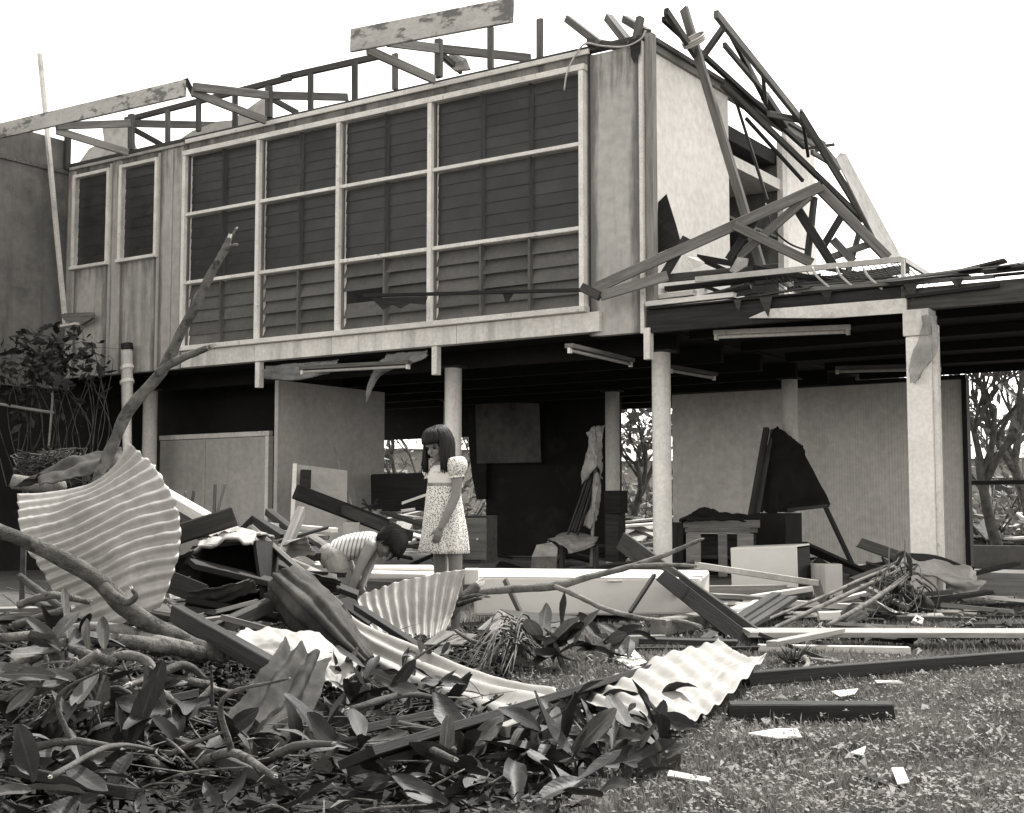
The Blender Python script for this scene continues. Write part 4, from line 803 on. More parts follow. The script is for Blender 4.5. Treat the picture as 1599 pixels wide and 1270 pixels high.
PL('thin black strip lying in the grass beneath the slanting plank', G(985, 1014, 0.04), G(1300, 1012, 0.03), 0.03, 0.02, 'wood_black')
PL('dark board lying under the end of the slanting plank', G(1000, 1000, 0.06), G(1150, 1004, 0.06), 0.12, 0.03, 'wood_dark')
PL('short round pale post lying on the grass by the leaves', G(978, 1000, 0.07), G(1034, 998, 0.05), 0.05, 0.05, 'wood_pale')
PL('pale splintered stick on the wide pale board', G(1205, 1006, 0.12), G(1312, 985, 0.12), 0.06, 0.03, 'wood_pale', name='stick', cat='stick')
PL('grey metal strip lying over the white box towards the cupboard', D(1088, 883, 9.6), D(1276, 911, 10.2), 0.05, 0.045, 'steel_pale', name='metal_strip', cat='strip')
PL('bent grey leg dropping from the grey metal strip', D(1274, 908, 10.2), D(1290, 962, 10.2), 0.05, 0.06, 'wood_mid', name='bent_strip', cat='strip')
PL('pale grey bar lying low in front of the white box', D(1095, 922, 10.2), D(1226, 920, 10.8), 0.05, 0.07, 'wood_pale')
PL('pale board edge jutting below the white box', D(1165, 935, 10.2), D(1275, 918, 10.8), 0.06, 0.04, 'wood_white')
PL('flat pale frame resting on the small bent sheet', D(1112, 930, 9.8), D(1222, 936, 9.9), 0.20, 0.03, 'wood_pale')
PL('long white trim lying along the slab edge before the root clump', D(1225, 941, 10.2), D(1402, 953, 10.2), 0.05, 0.045, 'wood_white')
PL('long white trim lying along the slab past the carport post', D(1458, 955, 10.6), D(1640, 966, 10.6), 0.05, 0.045, 'wood_white')
PL('black beam lying behind the white trim', D(1200, 958, 10.3), D(1640, 950, 11.0), 0.12, 0.10, 'wood_black', name='beam', cat='beam')
PL('dark strip bundle lying low between white trim and pale board', D(1180, 962, 9.6), D(1380, 972, 9.4), 0.1, 0.05, 'wood_black')
PL('pale roller tube lying beside the grey leg', D(1278, 962, 9.0), D(1312, 961, 9.0), 0.055, 0.055, 'enamel', name='roller', cat='roller')
PL('thin rod of the pale roller', D(1225, 964, 9.0), D(1280, 962, 9.0), 0.014, 0.014, 'steel_pale', name='roller_rod', cat='rod')
PL('pale round log end lying at the foot of the white cupboard', D(1028, 980, 8.4), D(1100, 968, 8.8), 0.12, 0.10, 'bark_pale', name='log', cat='log')
PL('thick pale beam with dark underside behind the large pale sheet', D(246, 766, 7.9), D(350, 826, 7.4), 0.08, 0.06, 'wood_white', name='beam', cat='beam')
PL('dark board added for the shaded lower face of the thick pale beam', D(252, 784, 7.85), D(345, 838, 7.4), 0.05, 0.13, 'wood_dark', name='board', cat='board')  # added board: the shade on the beam's lower face as dark timber
PL('heavy dark beam end jutting out behind the large pale sheet', D(255, 842, 6.9), D(368, 806, 6.9), 0.09, 0.10, 'wood_dark', name='beam', cat='beam')
PL('pale metal channel sloping down to the crumpled ridge capping', D(398, 830, 7.3), D(540, 955, 6.55), 0.10, 0.022, 'wood_pale', name='channel', cat='channel', roll=R(-48))
PL('long dark board sloping over the roots towards the torn flat sheet', D(275, 958, 5.5), D(440, 1052, 4.95), 0.05, 0.07, 'wood_dark', name='board', cat='board')
PL('wide white board sloping under the stooping boy', D(425, 842, 9.2), D(512, 884, 8.8), 0.30, 0.03, 'wood_white', name='board', cat='board')
PL('white batten lying across the top of the heaped boards', D(405, 818, 9.4), D(522, 828, 9.0), 0.07, 0.03, 'wood_white')
PL('grey batten below the white one on the heap', D(408, 828, 9.2), D(505, 840, 8.8), 0.1, 0.03, 'wood_mid')
PL('dark batten crossing the heaped boards', D(420, 800, 9.5), D(520, 880, 8.5), 0.06, 0.05, 'wood_black')
PL('short pale batten tilted on the heap beside the boy', D(480, 835, 8.8), D(520, 862, 8.4), 0.07, 0.03, 'wood_mid')
PL('dark board sliding down the heap behind the pale channel', D(400, 815, 9.0), D(500, 870, 8.3), 0.09, 0.05, 'wood_black')
PL('black slat low in the heap near the boy', D(470, 895, 7.9), D(540, 898, 7.9), 0.05, 0.03, 'wood_black')
PL('dark slat lowest in the heap near the boy', D(468, 912, 7.8), D(520, 905, 7.9), 0.04, 0.03, 'wood_dark')
PL('short dark post stuck upright among the heap by the boy', D(521, 925, 7.7), D(518, 898, 7.75), 0.05, 0.04, 'wood_pale')
PL('first thin stick standing before the pale doors', D(291, 800, 9.2), D(290, 768, 9.2), 0.018, 0.018, 'wood_mid', name='stick', cat='stick')
PL('second thin stick leaning before the pale doors', D(297, 800, 9.2), D(303, 768, 9.2), 0.018, 0.018, 'wood_mid', name='stick', cat='stick')
PL('tall thin stick standing before the pale doors', D(334, 808, 9.2), D(336, 757, 9.2), 0.018, 0.018, 'wood_mid', name='stick', cat='stick')
PL('tall thin stick leaning before the pale doors', D(338, 806, 9.2), D(352, 756, 9.2), 0.018, 0.018, 'wood_mid', name='stick', cat='stick')
PL('thin dark rod standing against the white cupboard left of the branch fork', D(815, 962, 8.9), D(788, 905, 9.0), 0.03, 0.03, 'wood_mid', name='rod', cat='rod')
PL('thin dark rod leaning on the white cupboard under the slanting plank', D(984, 956, 9.0), D(1022, 898, 9.25), 0.025, 0.025, 'wood_dark', name='rod', cat='rod')
PL('dark block of wood lying on the grass by the leaf clump', G(985, 1192, 0.04), G(1050, 1186, 0.04), 0.09, 0.06, 'wood_dark', name='block', cat='block')
PL('thin black stick lying low on the grass by itself', G(1345, 1214, 0.02), G(1400, 1234, 0.02), 0.02, 0.02, 'wood_black', name='stick', cat='stick')
PL('stick slanting over the pale board to the grass tuft', G(1185, 990, 0.16), G(1300, 1035, 0.02), 0.02, 0.02, 'wood_dark', name='stick', cat='stick')
PL('short thick stick lying by the grass tuft', G(1255, 1034, 0.03), G(1312, 1040, 0.03), 0.05, 0.05, 'wood_mid', name='stick', cat='stick')
tf = thing('window_sash', D(398, 830, 8.7), 'small triangular remnant of a window sash on the heap', 'sash')
bar('frame', D(372, 832, 8.7), D(396, 808, 8.7), 0.03, 0.03, M['wood_black'], tf); bar('frame', D(395, 808, 8.7), D(440, 838, 8.5), 0.03, 0.03, M['wood_black'], tf)
# overturned black box with a pale lid
ob = thing('overturned_box', D(360, 950, 6.9), 'black overturned box with a pale warped lid in the left wreckage', 'box')
A = [D(303, 955, 6.6), D(412, 950, 6.7), D(430, 930, 7.2), D(310, 935, 7.1), D(300, 858, 6.6), D(400, 846, 6.75), D(432, 846, 7.2), D(320, 848, 7.1)]
for nm, q in (('base', (0, 1, 2, 3)), ('side', (1, 2, 6, 5)), ('back', (2, 3, 7, 6)), ('side', (3, 0, 4, 7)), ('top', (4, 5, 6, 7))): slab_poly(nm, [A[x] for x in q], 0.015, M['tarp'], ob)
sheet('lid', [[D(296, 862, 6.55), D(345, 848, 6.6), D(398, 846, 6.7)], [D(318, 846, 6.85), D(360, 836, 6.9), D(405, 834, 6.95)], [D(330, 832, 7.2), D(370, 825, 7.2), D(430, 842, 7.25)]], M['iron_sun'], ob, nu=24, nv=16, rag=0.06, crumple=0.03, thick=0.01, seed=3)
# white panels behind the boy and girl
wp2 = thing('moulded_door', D(630, 892, 9.4), 'white moulded door panel lying behind the boy and girl', 'panel')
hexa('panel', [D(568, 905, 9.0), D(690, 905, 9.0), D(684, 896, 9.5), D(575, 892, 9.5), D(568, 894, 9.0), D(690, 897, 9.0), D(676, 882, 9.6), D(580, 882, 9.6)], 'enamel', wp2)
bar('moulding', D(575, 888, 9.2), D(680, 889, 9.2), 0.05, 0.02, M['enamel'], wp2)
tag(box_w('white_block', D(737, 900, 8.9), 0.09, 0.2, 0.1, 0, M['enamel']), 'white block between the bright sheet and the long cupboard', 'block')
# dark folded board in front of the cupboard
db = thing('dark_board', D(830, 985, 7.9), 'dark bent hardboard sheet lying in front of the white cupboard', 'board')
slab_poly('leaf_board', [D(745, 985, 7.9), D(780, 954, 8.3), D(830, 958, 8.3), D(830, 990, 7.85)], 0.012, M['wood_mid'], db); slab_poly('leaf_board', [D(781, 953, 8.32), D(915, 966, 8.2), D(830, 978, 7.95)], 0.012, M['wood_dark'], db)
slab_poly('leaf_board', [D(830, 980, 7.93), D(915, 967, 8.18), D(905, 985, 8.0), D(835, 1002, 7.8)], 0.012, M['wood_mid'], db)
tag(slab_poly('dark_sheet', [D(660, 1008, 7.5), D(690, 985, 7.9), D(745, 992, 7.8), D(720, 1008, 7.5)], 0.01, M['wood_mid']), 'grey bent scrap beside the bright sheet of the boy', 'scrap')
tag(slab_poly('shadow_piece', [D(520, 938, 7.9), D(550, 932, 8.0), D(582, 972, 7.7), D(575, 978, 7.6)], 0.015, M['tarp']), 'black piece standing in for the shadow under the boy where his hand reaches', 'scrap')  # black slab put in for the shadow beside the bright sheet
# white scraps on the lawn
for lab, pts in (('white paper scrap on the middle of the lawn', ((1297, 1080), (1340, 1076), (1334, 1084), (1312, 1088))), ('pointed white scrap on the near lawn', ((1168, 1146), (1215, 1138), (1245, 1138), (1252, 1152), (1215, 1154))),
                 ('grey curled scrap on the near lawn', ((1392, 1200), (1410, 1198), (1420, 1222), (1402, 1226))), ('small pale scrap between the curled and pointed ones', ((1328, 1176), (1352, 1166), (1348, 1180))),
                 ('thin white sliver on the far lawn', ((1366, 1064), (1405, 1063), (1412, 1066), (1370, 1067))), ('long pale sliver by the leaf clump', ((1045, 1204), (1110, 1216), (1108, 1222), (1042, 1212))),
                 ('white scrap among the leaves by the bright sheet', ((962, 1030), (990, 1016), (1010, 1034), (985, 1042))), ('white scrap under the white box heap', ((1335, 925), (1348, 912), (1356, 930)))):
    tag(slab_poly('scrap', [G(x, y, 0.036 + 0.012 * random.random()) for x, y in pts], 0.004, M['paper']), lab, 'scrap')

# ragged splinters along the carport edge
rs = random.Random(88)
eg = thing('splintered_edge', Hw(1.0, -0.06, 2.7), 'ragged splintered boards along the broken carport edge', 'boards')
for i in range(26):
    t0 = rs.uniform(-2.2, 2.6); L = rs.uniform(.25, 1.1); z = 2.86 + rs.uniform(0, .07); a = Hw(t0, rs.uniform(-.12, .25), z); b = Hw(t0 - L, rs.uniform(-.12, .3), z + rs.uniform(-.03, .10))
    b.z = max(b.z, 2.87); bar('splinter', a, b, rs.uniform(.03, .09), rs.uniform(.012, .03), M[rs.choice(('wood_black', 'wood_dark', 'wood_mid', 'wood_pale'))], eg, rs.uniform(-.4, .4), 0.03, rs.uniform(.3, 1))
for i in range(9):
    t0 = rs.uniform(-1.6, 2.5); w = rs.uniform(.04, .14); h = rs.uniform(.05, .2); q = [Hw(t0, -.065, 2.84), Hw(t0 - w, -.065, 2.84), Hw(t0 - w * .7, -.07, 2.84 - h), Hw(t0 - w * .3, -.07, 2.84 - h * .5)]
    slab_poly('hanging_strip', q, 0.004, M[rs.choice(('wood_black', 'wood_dark'))], eg)
PL('grey broken rafter lying across the deck behind the bed base', S(1240, 446, 0.9), S(1420, 420, 1.4), 0.05, 0.09, 'wood_mid')
PL('dark purlin sloping from the fallen truss to the deck edge', S(1090, 402, 0.5), S(1330, 446, 0.2), 0.05, 0.06, 'wood_black')
PL('pale broken batten poking up behind the fallen truss', S(1320, 440, 0.8), S(1345, 352, 1.0), 0.04, 0.05, 'wood_mid')

# more of the heap: boards and torn iron piled between the sheets and the children
for lab, a, b, w, h, m, ro in (
    ('charred-looking plank propped on the overturned box', (300, 880, 6.5), (470, 920, 6.9), .09, .03, 'wood_black', 20), ('grey plank wedged under the crumpled ridge capping', (395, 945, 6.3), (520, 985, 6.5), .09, .03, 'wood_mid', -20),
    ('dark plank lying behind the crumpled ridge capping', (430, 880, 7.6), (560, 930, 7.6), .10, .03, 'wood_black', 10), ('pale split plank behind the boy', (440, 872, 8.2), (515, 905, 8.0), .06, .03, 'wood_pale', 15),
    ('dark rafter stub behind the overturned box', (290, 820, 7.8), (410, 870, 7.5), .06, .09, 'wood_dark', 0), ('grey rafter stub standing up behind the pale channel', (440, 870, 8.0), (470, 800, 8.4), .05, .07, 'wood_mid', 0),
    ('dark plank on edge left of the overturned box', (255, 905, 6.3), (320, 930, 6.4), .03, .10, 'wood_dark', 0), ('black plank across the mouth of the overturned box', (290, 940, 6.2), (430, 965, 6.3), .08, .03, 'wood_black', -20),
    ('pale lath across the foot of the overturned box', (300, 965, 6.1), (400, 940, 6.2), .035, .02, 'wood_pale', -10), ('dark beam stub in front of the overturned box', (335, 985, 5.9), (420, 945, 6.2), .06, .06, 'wood_dark', 0),
    ('grey batten crossing the torn flat sheet', (350, 965, 5.9), (480, 1000, 5.7), .04, .025, 'wood_mid', -10), ('black plank sliding from the heap towards the ridge sheet', (560, 950, 7.4), (660, 1015, 6.9), .07, .03, 'wood_black', -10)):
    PL(lab, D(*a), D(*b), w, h, m, roll=R(ro), jit=0.02)
for lab, c, sd, m in (('small curled iron scrap before the overturned box', (350, 925, 6.25), 61, 'iron_dark'), ('torn iron scrap on the heap behind the pale channel', (455, 858, 8.1), 62, 'iron'), ('bent iron scrap left of the overturned box', (268, 890, 6.6), 63, 'iron_dark'),
                      ('curled iron scrap below the wide white board', (490, 915, 7.2), 64, 'iron_dark'), ('torn iron scrap beneath the ridge sheet', (640, 1080, 5.9), 65, 'iron_dark'), ('bent iron scrap at the foot of the carport post', (1385, 950, 9.6), 66, 'iron'), ('curled iron scrap beside the pale roller', (1330, 958, 9.3), 67, 'iron_dark')):
    rs = random.Random(sd); o = D(*c); ax = Vector((rs.uniform(.6, 1), rs.uniform(-.5, .5), rs.uniform(-.35, .35))).normalized() * .11; ay = Vector((rs.uniform(-.3, .3), rs.uniform(-.9, -.4), rs.uniform(-.6, .5))).normalized() * .075
    rows_ = [[o + ax * (i - 1) * 1.3 + ay * (j - 1) * 1.2 + Vector((0, 0, rs.uniform(-.045, .045))) for i in range(3)] for j in range(3)]
    tag(sheet('iron_scrap', rows_, M[m], ncorr=3, amp=.008, nu=22, nv=30, rag=.08, crumple=.012, seed=sd), lab, 'iron scrap')
for i, (x0, y0, d0, x1, y1, d1, w, m, lab) in enumerate(((1350, 935, 9.8, 1480, 925, 10.4, .08, 'wood_dark', 'dark board through the root clump'), (1345, 915, 10.0, 1420, 950, 9.6, .06, 'wood_mid', 'grey board leaning into the root clump'), (1440, 940, 10.2, 1545, 925, 10.6, .10, 'wood_black', 'black board beside the foot of the carport post'),
        (1470, 945, 10.2, 1580, 955, 10.0, .06, 'wood_pale', 'pale board beside the foot of the carport post'), (1400, 965, 9.4, 1540, 968, 9.5, .07, 'wood_dark', 'dark board lying before the carport post'), (1330, 905, 11.0, 1400, 880, 11.4, .05, 'wood_mid', 'grey batten rising behind the root clump'), (1480, 905, 11.6, 1590, 880, 12.0, .08, 'wood_black', 'black batten rising past the rolled sheeting'), (1300, 940, 10.0, 1360, 925, 10.2, .05, 'wood_white', 'white batten before the small ribbed box'))):
    PL(lab, D(x0, y0, d0), D(x1, y1, d1), w, .03, m, jit=0.02)
# ------------------------------------------------------------------ people
def cap_geo(vs, fs, a, b, ra, rb, n=12):
    """closed tapered capsule"""
    d = b - a; L = max(d.length, 1e-5); t = d / L; u = t.orthogonal().normalized(); w = t.cross(u)
    rings = []
    for k in range(1, 5): q = math.pi / 2 * (1 - k / 4); rings.append((-ra * math.sin(q), ra * math.cos(q)))
    for k in range(0, 4): q = math.pi / 2 * k / 4; rings.append((L + rb * math.sin(q), rb * math.cos(q)))
    i0 = len(vs); vs.append(a - t * ra)
    for x, r in rings:
        for j in range(n): q = 2 * math.pi * j / n; vs.append(a + t * x + (u * math.cos(q) + w * math.sin(q)) * r)
    vs.append(b + t * rb); e = len(vs) - 1; m = len(rings)
    for j in range(n):
        k = (j + 1) % n; fs.append((i0, i0 + 1 + k, i0 + 1 + j)); fs.append((e, i0 + 1 + (m - 1) * n + j, i0 + 1 + (m - 1) * n + k))
        for r in range(m - 1): q = i0 + 1 + r * n; fs.append((q + j, q + k, q + n + k, q + n + j))
def ell_geo(vs, fs, c, X, Y, Z, n=16, m=10):
    i0 = len(vs); vs.append(c - Z)
    for k in range(1, m):
        q = math.pi * k / m - math.pi / 2
        for j in range(n): a = 2 * math.pi * j / n; vs.append(c + (X * math.cos(a) + Y * math.sin(a)) * math.cos(q) + Z * math.sin(q))
    vs.append(c + Z); e = len(vs) - 1
    for j in range(n):
        k = (j + 1) % n; fs.append((i0, i0 + 1 + k, i0 + 1 + j)); fs.append((e, i0 + 1 + (m - 2) * n + j, i0 + 1 + (m - 2) * n + k))
        for r in range(m - 2): q = i0 + 1 + r * n; fs.append((q + j, q + k, q + n + k, q + n + j))
def fuse(name, vs, fs, mat_, parent, o0, voxel=0.005, it=6):
    """one continuous skin over overlapping volumes"""
    me = mesh(name + '_raw', [v - o0 for v in vs], fs); tmp = bpy.data.objects.new(name + '_raw', me); COL.objects.link(tmp)
    r = tmp.modifiers.new('r', 'REMESH'); r.mode = 'VOXEL'; r.voxel_size = voxel
    s = tmp.modifiers.new('s', 'SMOOTH'); s.factor = 0.5; s.iterations = it
    dg = bpy.context.evaluated_depsgraph_get(); out = bpy.data.meshes.new_from_object(tmp.evaluated_get(dg)); out.name = name
    bpy.data.objects.remove(tmp); bpy.data.meshes.remove(me); out.materials.clear()
    return mobj(name, out, mat_, parent, Matrix.Translation(o0), True)
def loft(name, rings, mat_, parent, o0, n=40, fold=None, stripe=False, cap=False, thick=0.004):
    """rings: (centre, axis a, axis b)"""
    vs = []; fs = []; m = len(rings); sub = 5; N_ = (m - 1) * sub
    Cs, As, Bs = ([r[i] for r in rings] for i in range(3))
    for i in range(N_ + 1):
        u = i / N_; c, a, b = cr(Cs, u), cr(As, u), cr(Bs, u)
        for j in range(n):
            q = 2 * math.pi * j / n; k = 1 + (fold(u, q) if fold else 0)
            vs.append(c + (a * math.cos(q) + b * math.sin(q)) * k - o0)
    for i in range(N_):
        for j in range(n): k = (j + 1) % n; fs.append((i * n + j, i * n + k, (i + 1) * n + k, (i + 1) * n + j))
    me = mesh(name, vs, fs)
    if stripe:
        at = me.attributes.new('stripe', 'FLOAT', 'POINT'); at.data.foreach_set('value', [i // n / N_ for i in range(len(vs))])
    o = mobj(name, me, mat_, parent, Matrix.Translation(o0), True)
    if thick: md = o.modifiers.new('thickness', 'SOLIDIFY'); md.thickness = thick; md.offset = 0
    return o
def frame(f, u):
    f = f.normalized(); u = (u - f * u.dot(f)).normalized(); return f, u.cross(f), u          # forward, left, up
def head_geo(vs, fs, c, f, l, u, k=1.0):
    ell_geo(vs, fs, c + u * .02 * k - f * .01 * k, f * .088 * k, l * .072 * k, u * .088 * k)          # skull
    ell_geo(vs, fs, c - u * .035 * k + f * .022 * k, f * .058 * k, l * .054 * k, u * .068 * k)        # face and jaw
    cap_geo(vs, fs, c - u * .088 * k + f * .052 * k, c - u * .085 * k + f * .045 * k, .016 * k, .018 * k)   # chin
    cap_geo(vs, fs, c + f * .080 * k - u * .005 * k, c + f * .094 * k - u * .034 * k, .009 * k, .011 * k)   # nose
    cap_geo(vs, fs, c + f * .078 * k + l * .028 * k + u * .016 * k, c + f * .080 * k - l * .028 * k + u * .016 * k, .010 * k, .010 * k)   # brow
    for s in (-1, 1):
        ell_geo(vs, fs, c + l * s * .034 * k + f * .058 * k - u * .035 * k, f * .02 * k, l * .02 * k, u * .022 * k)   # cheeks
        ell_geo(vs, fs, c + l * s * .072 * k - u * .012 * k - f * .005 * k, f * .016 * k, l * .009 * k, u * .027 * k) # ears
    cap_geo(vs, fs, c + f * .076 * k - u * .056 * k + l * .016 * k, c + f * .076 * k - u * .056 * k - l * .016 * k, .007 * k, .007 * k)   # lips
def face_parts(body, c, f, l, u, k=1.0):
    o0 = c
    for s in (-1, 1):
        vs = []; fs = []; ell_geo(vs, fs, f * .071 * k + l * s * .030 * k - u * .006 * k, f * .009 * k, l * .013 * k, u * .008 * k, 10, 6); mobj('eye', mesh('eye', vs, fs), M['hair'], body, Matrix.Translation(o0), True)
        vs = []; fs = []; cap_geo(vs, fs, f * .084 * k + l * s * .014 * k + u * .016 * k, f * .076 * k + l * s * .044 * k + u * .014 * k, .004 * k, .003 * k, 6); mobj('eyebrow', mesh('eyebrow', vs, fs), M['hair'], body, Matrix.Translation(o0), True)
    vs = []; fs = []; cap_geo(vs, fs, f * .082 * k - u * .056 * k + l * .014 * k, f * .082 * k - u * .056 * k - l * .014 * k, .003 * k, .003 * k, 6); mobj('mouth', mesh('mouth', vs, fs), M['wood_mid'], body, Matrix.Translation(o0), True)
def hand_geo(vs, fs, w, d, side, nrm, k=1.0, curl=0.35):
    """w wrist, d direction of the hand, side towards the thumb, nrm back of the hand"""
    d = d.normalized(); side = (side - d * side.dot(d)).normalized(); nrm = d.cross(side) if nrm is None else nrm
    for i in (-1.5, -0.5, 0.5, 1.5):
        cap_geo(vs, fs, w + side * i * .008 * k, w + d * .062 * k + side * i * .0145 * k, .012 * k, .0095 * k, 8)
    for i, L in ((-1.5, .045), (-0.5, .055), (0.5, .06), (1.5, .053)):
        a = w + d * .062 * k + side * i * .0150 * k; b = a + (d - nrm * curl).normalized() * L * .5 * k + side * i * .001; c = b + (d - nrm * curl * 3).normalized() * L * .5 * k
        cap_geo(vs, fs, a, b, .0075 * k, .007 * k, 8); cap_geo(vs, fs, b, c, .007 * k, .006 * k, 8)
    a = w + d * .018 * k + side * .018 * k; b = a + (d + side * .9).normalized() * .034 * k; cap_geo(vs, fs, a, b, .010 * k, .009 * k, 8)
    cap_geo(vs, fs, b, b + (d + side * .2 - nrm * .3).normalized() * .026 * k, .009 * k, .007 * k, 8)
def chain(vs, fs, pts, rad):
    for i in range(len(pts) - 1): cap_geo(vs, fs, pts[i], pts[i + 1], rad[i], rad[i + 1])

# the standing girl
def g3(x, y, dd=0.0): return D(x, y, 8.7 + dd)
gz = gh(g3(694, 985).x, 8.7)
girl = thing('person', Vector((g3(696, 985).x, 8.7, gz)), 'girl with long dark hair standing and looking down in a short spotted dress', 'person')
gb = WM[girl.name].translation.copy()
f, l, u = frame(Vector((-0.66, -0.66, -0.32)), Vector((-0.15, -0.12, 1)))
hc = g3(685, 694, -0.03)
vs = []; fs = []
head_geo(vs, fs, hc, f, l, u, 0.98)
chain(vs, fs, [g3(690, 703, 0.0), g3(694, 722, 0.02), g3(695, 740, 0.01)], [.040, .038, .06])
chain(vs, fs, [g3(677, 731, .075), g3(694, 728, .0), g3(711, 729, -.075)], [.045, .055, .045])
ell_geo(vs, fs, g3(694, 752, 0), Vector((.088, 0, 0)), Vector((0, .078, 0)), Vector((0, 0, .10)))
ell_geo(vs, fs, g3(694, 785, 0), Vector((.082, 0, 0)), Vector((0, .074, 0)), Vector((0, 0, .10)))
ell_geo(vs, fs, g3(695, 818, 0), Vector((.098, 0, 0)), Vector((0, .09, 0)), Vector((0, 0, .10)))
def foot_z(p, h): return Vector((p.x, p.y, gz + h))
la = foot_z(g3(711, 975, -.04), .055); ra_ = foot_z(g3(687, 975, .06), .055)
chain(vs, fs, [g3(704, 820, -.04), g3(711, 872, -.06), g3(711, 903, -.06), g3(713, 925, -.03), la], [.058, .048, .042, .043, .028])
chain(vs, fs, [g3(686, 820, .05), g3(688, 872, .05), g3(688, 903, .05), g3(689, 925, .08), ra_], [.058, .048, .042, .043, .028])
for a in (la, ra_): cap_geo(vs, fs, a + Vector((.02, .02, -.03)), foot_z(a + Vector((-.10, -.09, 0)), .018), .03, .02); cap_geo(vs, fs, a, a + Vector((0.01, 0.01, -.03)), .03, .03)
chain(vs, fs, [g3(713, 731, -.085), g3(714, 752, -.10), g3(712, 774, -.12), g3(702, 796, -.15), g3(688, 824, -.18)], [.040, .036, .031, .030, .020])
hand_geo(vs, fs, g3(688, 824, -.18), Vector((-.32, -.05, -1)), Vector((-.75, -.3, .1)), Vector((.2, -.95, 0)), 0.92)
chain(vs, fs, [g3(677, 731, .08), g3(680, 755, .08), g3(684, 776, .08), g3(692, 812, .07)], [.038, .035, .030, .020])
hand_geo(vs, fs, g3(692, 812, .07), Vector((.1, 0, -1)), Vector((-.7, .3, .1)), Vector((.1, .95, 0)), 0.92)
gbody = fuse('body', vs, fs, M['skin'], girl, gb, 0.0045)
face_parts(gbody, hc, f, l, u, 0.98)
# hair: a cap with hundreds of locks
def hair_locks(name, parent, c, f, l, u, k, locks):
    vs = []; fs = []
    for pts, r in locks: tube_geo([p - c for p in pts], r, 5, 3, 0, vs, fs)
    ell_geo(vs, fs, u * .026 * k - f * .018 * k, f * .092 * k, l * .079 * k, u * .09 * k)
    return mobj(name, mesh(name, vs, fs), M['hair'], parent, Matrix.Translation(c), True)
rnd = random.Random(3); locks = []
for i in range(620):
    a = rnd.uniform(-math.pi, math.pi); front = abs(a) < R(58)
    part = c0 = hc + u * rnd.uniform(.108, .116) + f * rnd.uniform(-.05, .03) + l * rnd.uniform(-.03, .03)
    hdir = f * math.cos(a) + l * math.sin(a)
    def on(el, k): return hc + (f * math.cos(a) * .098 + l * math.sin(a) * .086) * math.cos(el) * k + u * (.018 + .098 * math.sin(el) * k)
    k = rnd.uniform(1.0, 1.10)
    if front:
        end = rnd.uniform(-.02, .14); pts = [part, on(R(55), k), on(R(28), k * 1.02), on(end + R(6), k * 1.03)]
        rad = [.006, .008, .007, .003]
    else:
        p2 = on(R(-5), k); low = hc.z - rnd.uniform(.135, .19) - (0.01 if abs(a) > R(120) else 0)
        flare = 1.0 + rnd.uniform(-.04, .12)
        p3 = Vector((hc.x + (p2.x - hc.x) * flare, hc.y + (p2.y - hc.y) * flare, hc.z - .07)); p4 = Vector((hc.x + (p2.x - hc.x) * flare * 1.05 + rnd.uniform(-.012, .012), hc.y + (p2.y - hc.y) * flare * 1.02, low))
        pts = [part, on(R(50), k), p2, p3, p4]; rad = [.006, .009, .009, .008, .003]
    locks.append((pts, rad))
hair_locks('hair', girl, hc, f, l, u, 1.0, locks)
X = Vector((1, 0, 0)); Y = Vector((0, 1, 0))
fwd = Vector((-.75, -.6, 0)).normalized(); lft = Vector((.6, -.75, 0)).normalized()
loft('bodice', [(g3(694, 727, 0), lft * .085, fwd * .062), (g3(694, 733, 0), lft * .102, fwd * .085), (g3(694, 744, 0), lft * .108, fwd * .104), (g3(693, 757, 0), lft * .104, fwd * .100)], M['cotton'], girl, gb,
     fold=lambda u_, q: 0.012 * math.sin(q * 17) * math.sin(u_ * 3.1))
def sfold(u_, q): return (0.05 * u_ ** 1.2) * (math.sin(q * 7 + 1.2 * math.sin(q * 2)) + 0.5 * math.sin(q * 13 + 2 + u_ * 2)) + 0.02 * (1 - u_) ** 4 * math.sin(q * 29)
loft('skirt', [(g3(693, 757, 0), lft * .105, fwd * .102), (g3(693, 775, 0), lft * .116, fwd * .112), (g3(694, 800, 0), lft * .130, fwd * .126), (g3(695, 832, 0), lft * .150, fwd * .143), (g3(694, 864, 0), lft * .168, fwd * .158)], M['dots'], girl, gb, n=72, fold=sfold)
loft('sash', [(g3(693, 754.5, 0), lft * .108, fwd * .104), (g3(693, 757, 0), lft * .110, fwd * .106), (g3(693, 759.5, 0), lft * .108, fwd * .104)], M['cloth'], girl, gb)
def puff(q0, q1, q2, dy, side):
    ax = lambda p, r: (p, Vector((r, 0, r * .15)), Vector((0, r, 0)))
    loft('sleeve', [ax(g3(q0 - side * 9, 715, dy * .5), .03), ax(g3(q0 - side * 3, 716, dy * .8), .056), ax(g3(q0, 725, dy), .066), ax(g3(q1, 735, dy * 1.05), .060), ax(g3(q1, 741, dy * 1.05), .048)], M['dots'], girl, gb, n=36, fold=lambda u_, q: 0.05 * math.sin(q * 11) * u_)
    loft('cuff', [ax(g3(q1, 740, dy * 1.05), .047), ax(g3(q1, 743, dy * 1.06), .043), ax(g3(q2, 746, dy * 1.08), .048)], M['dots'], girl, gb, n=36, fold=lambda u_, q: 0.06 * math.sin(q * 13) * u_)
puff(713, 714, 714, -.085, 1); puff(675, 674, 674, .085, -1)
tube('bow', [g3(676, 738, -.105), g3(680, 735, -.11), g3(684, 738, -.112), g3(689, 735, -.113), g3(693, 739, -.11)], .004, M['cotton'], girl, 6)

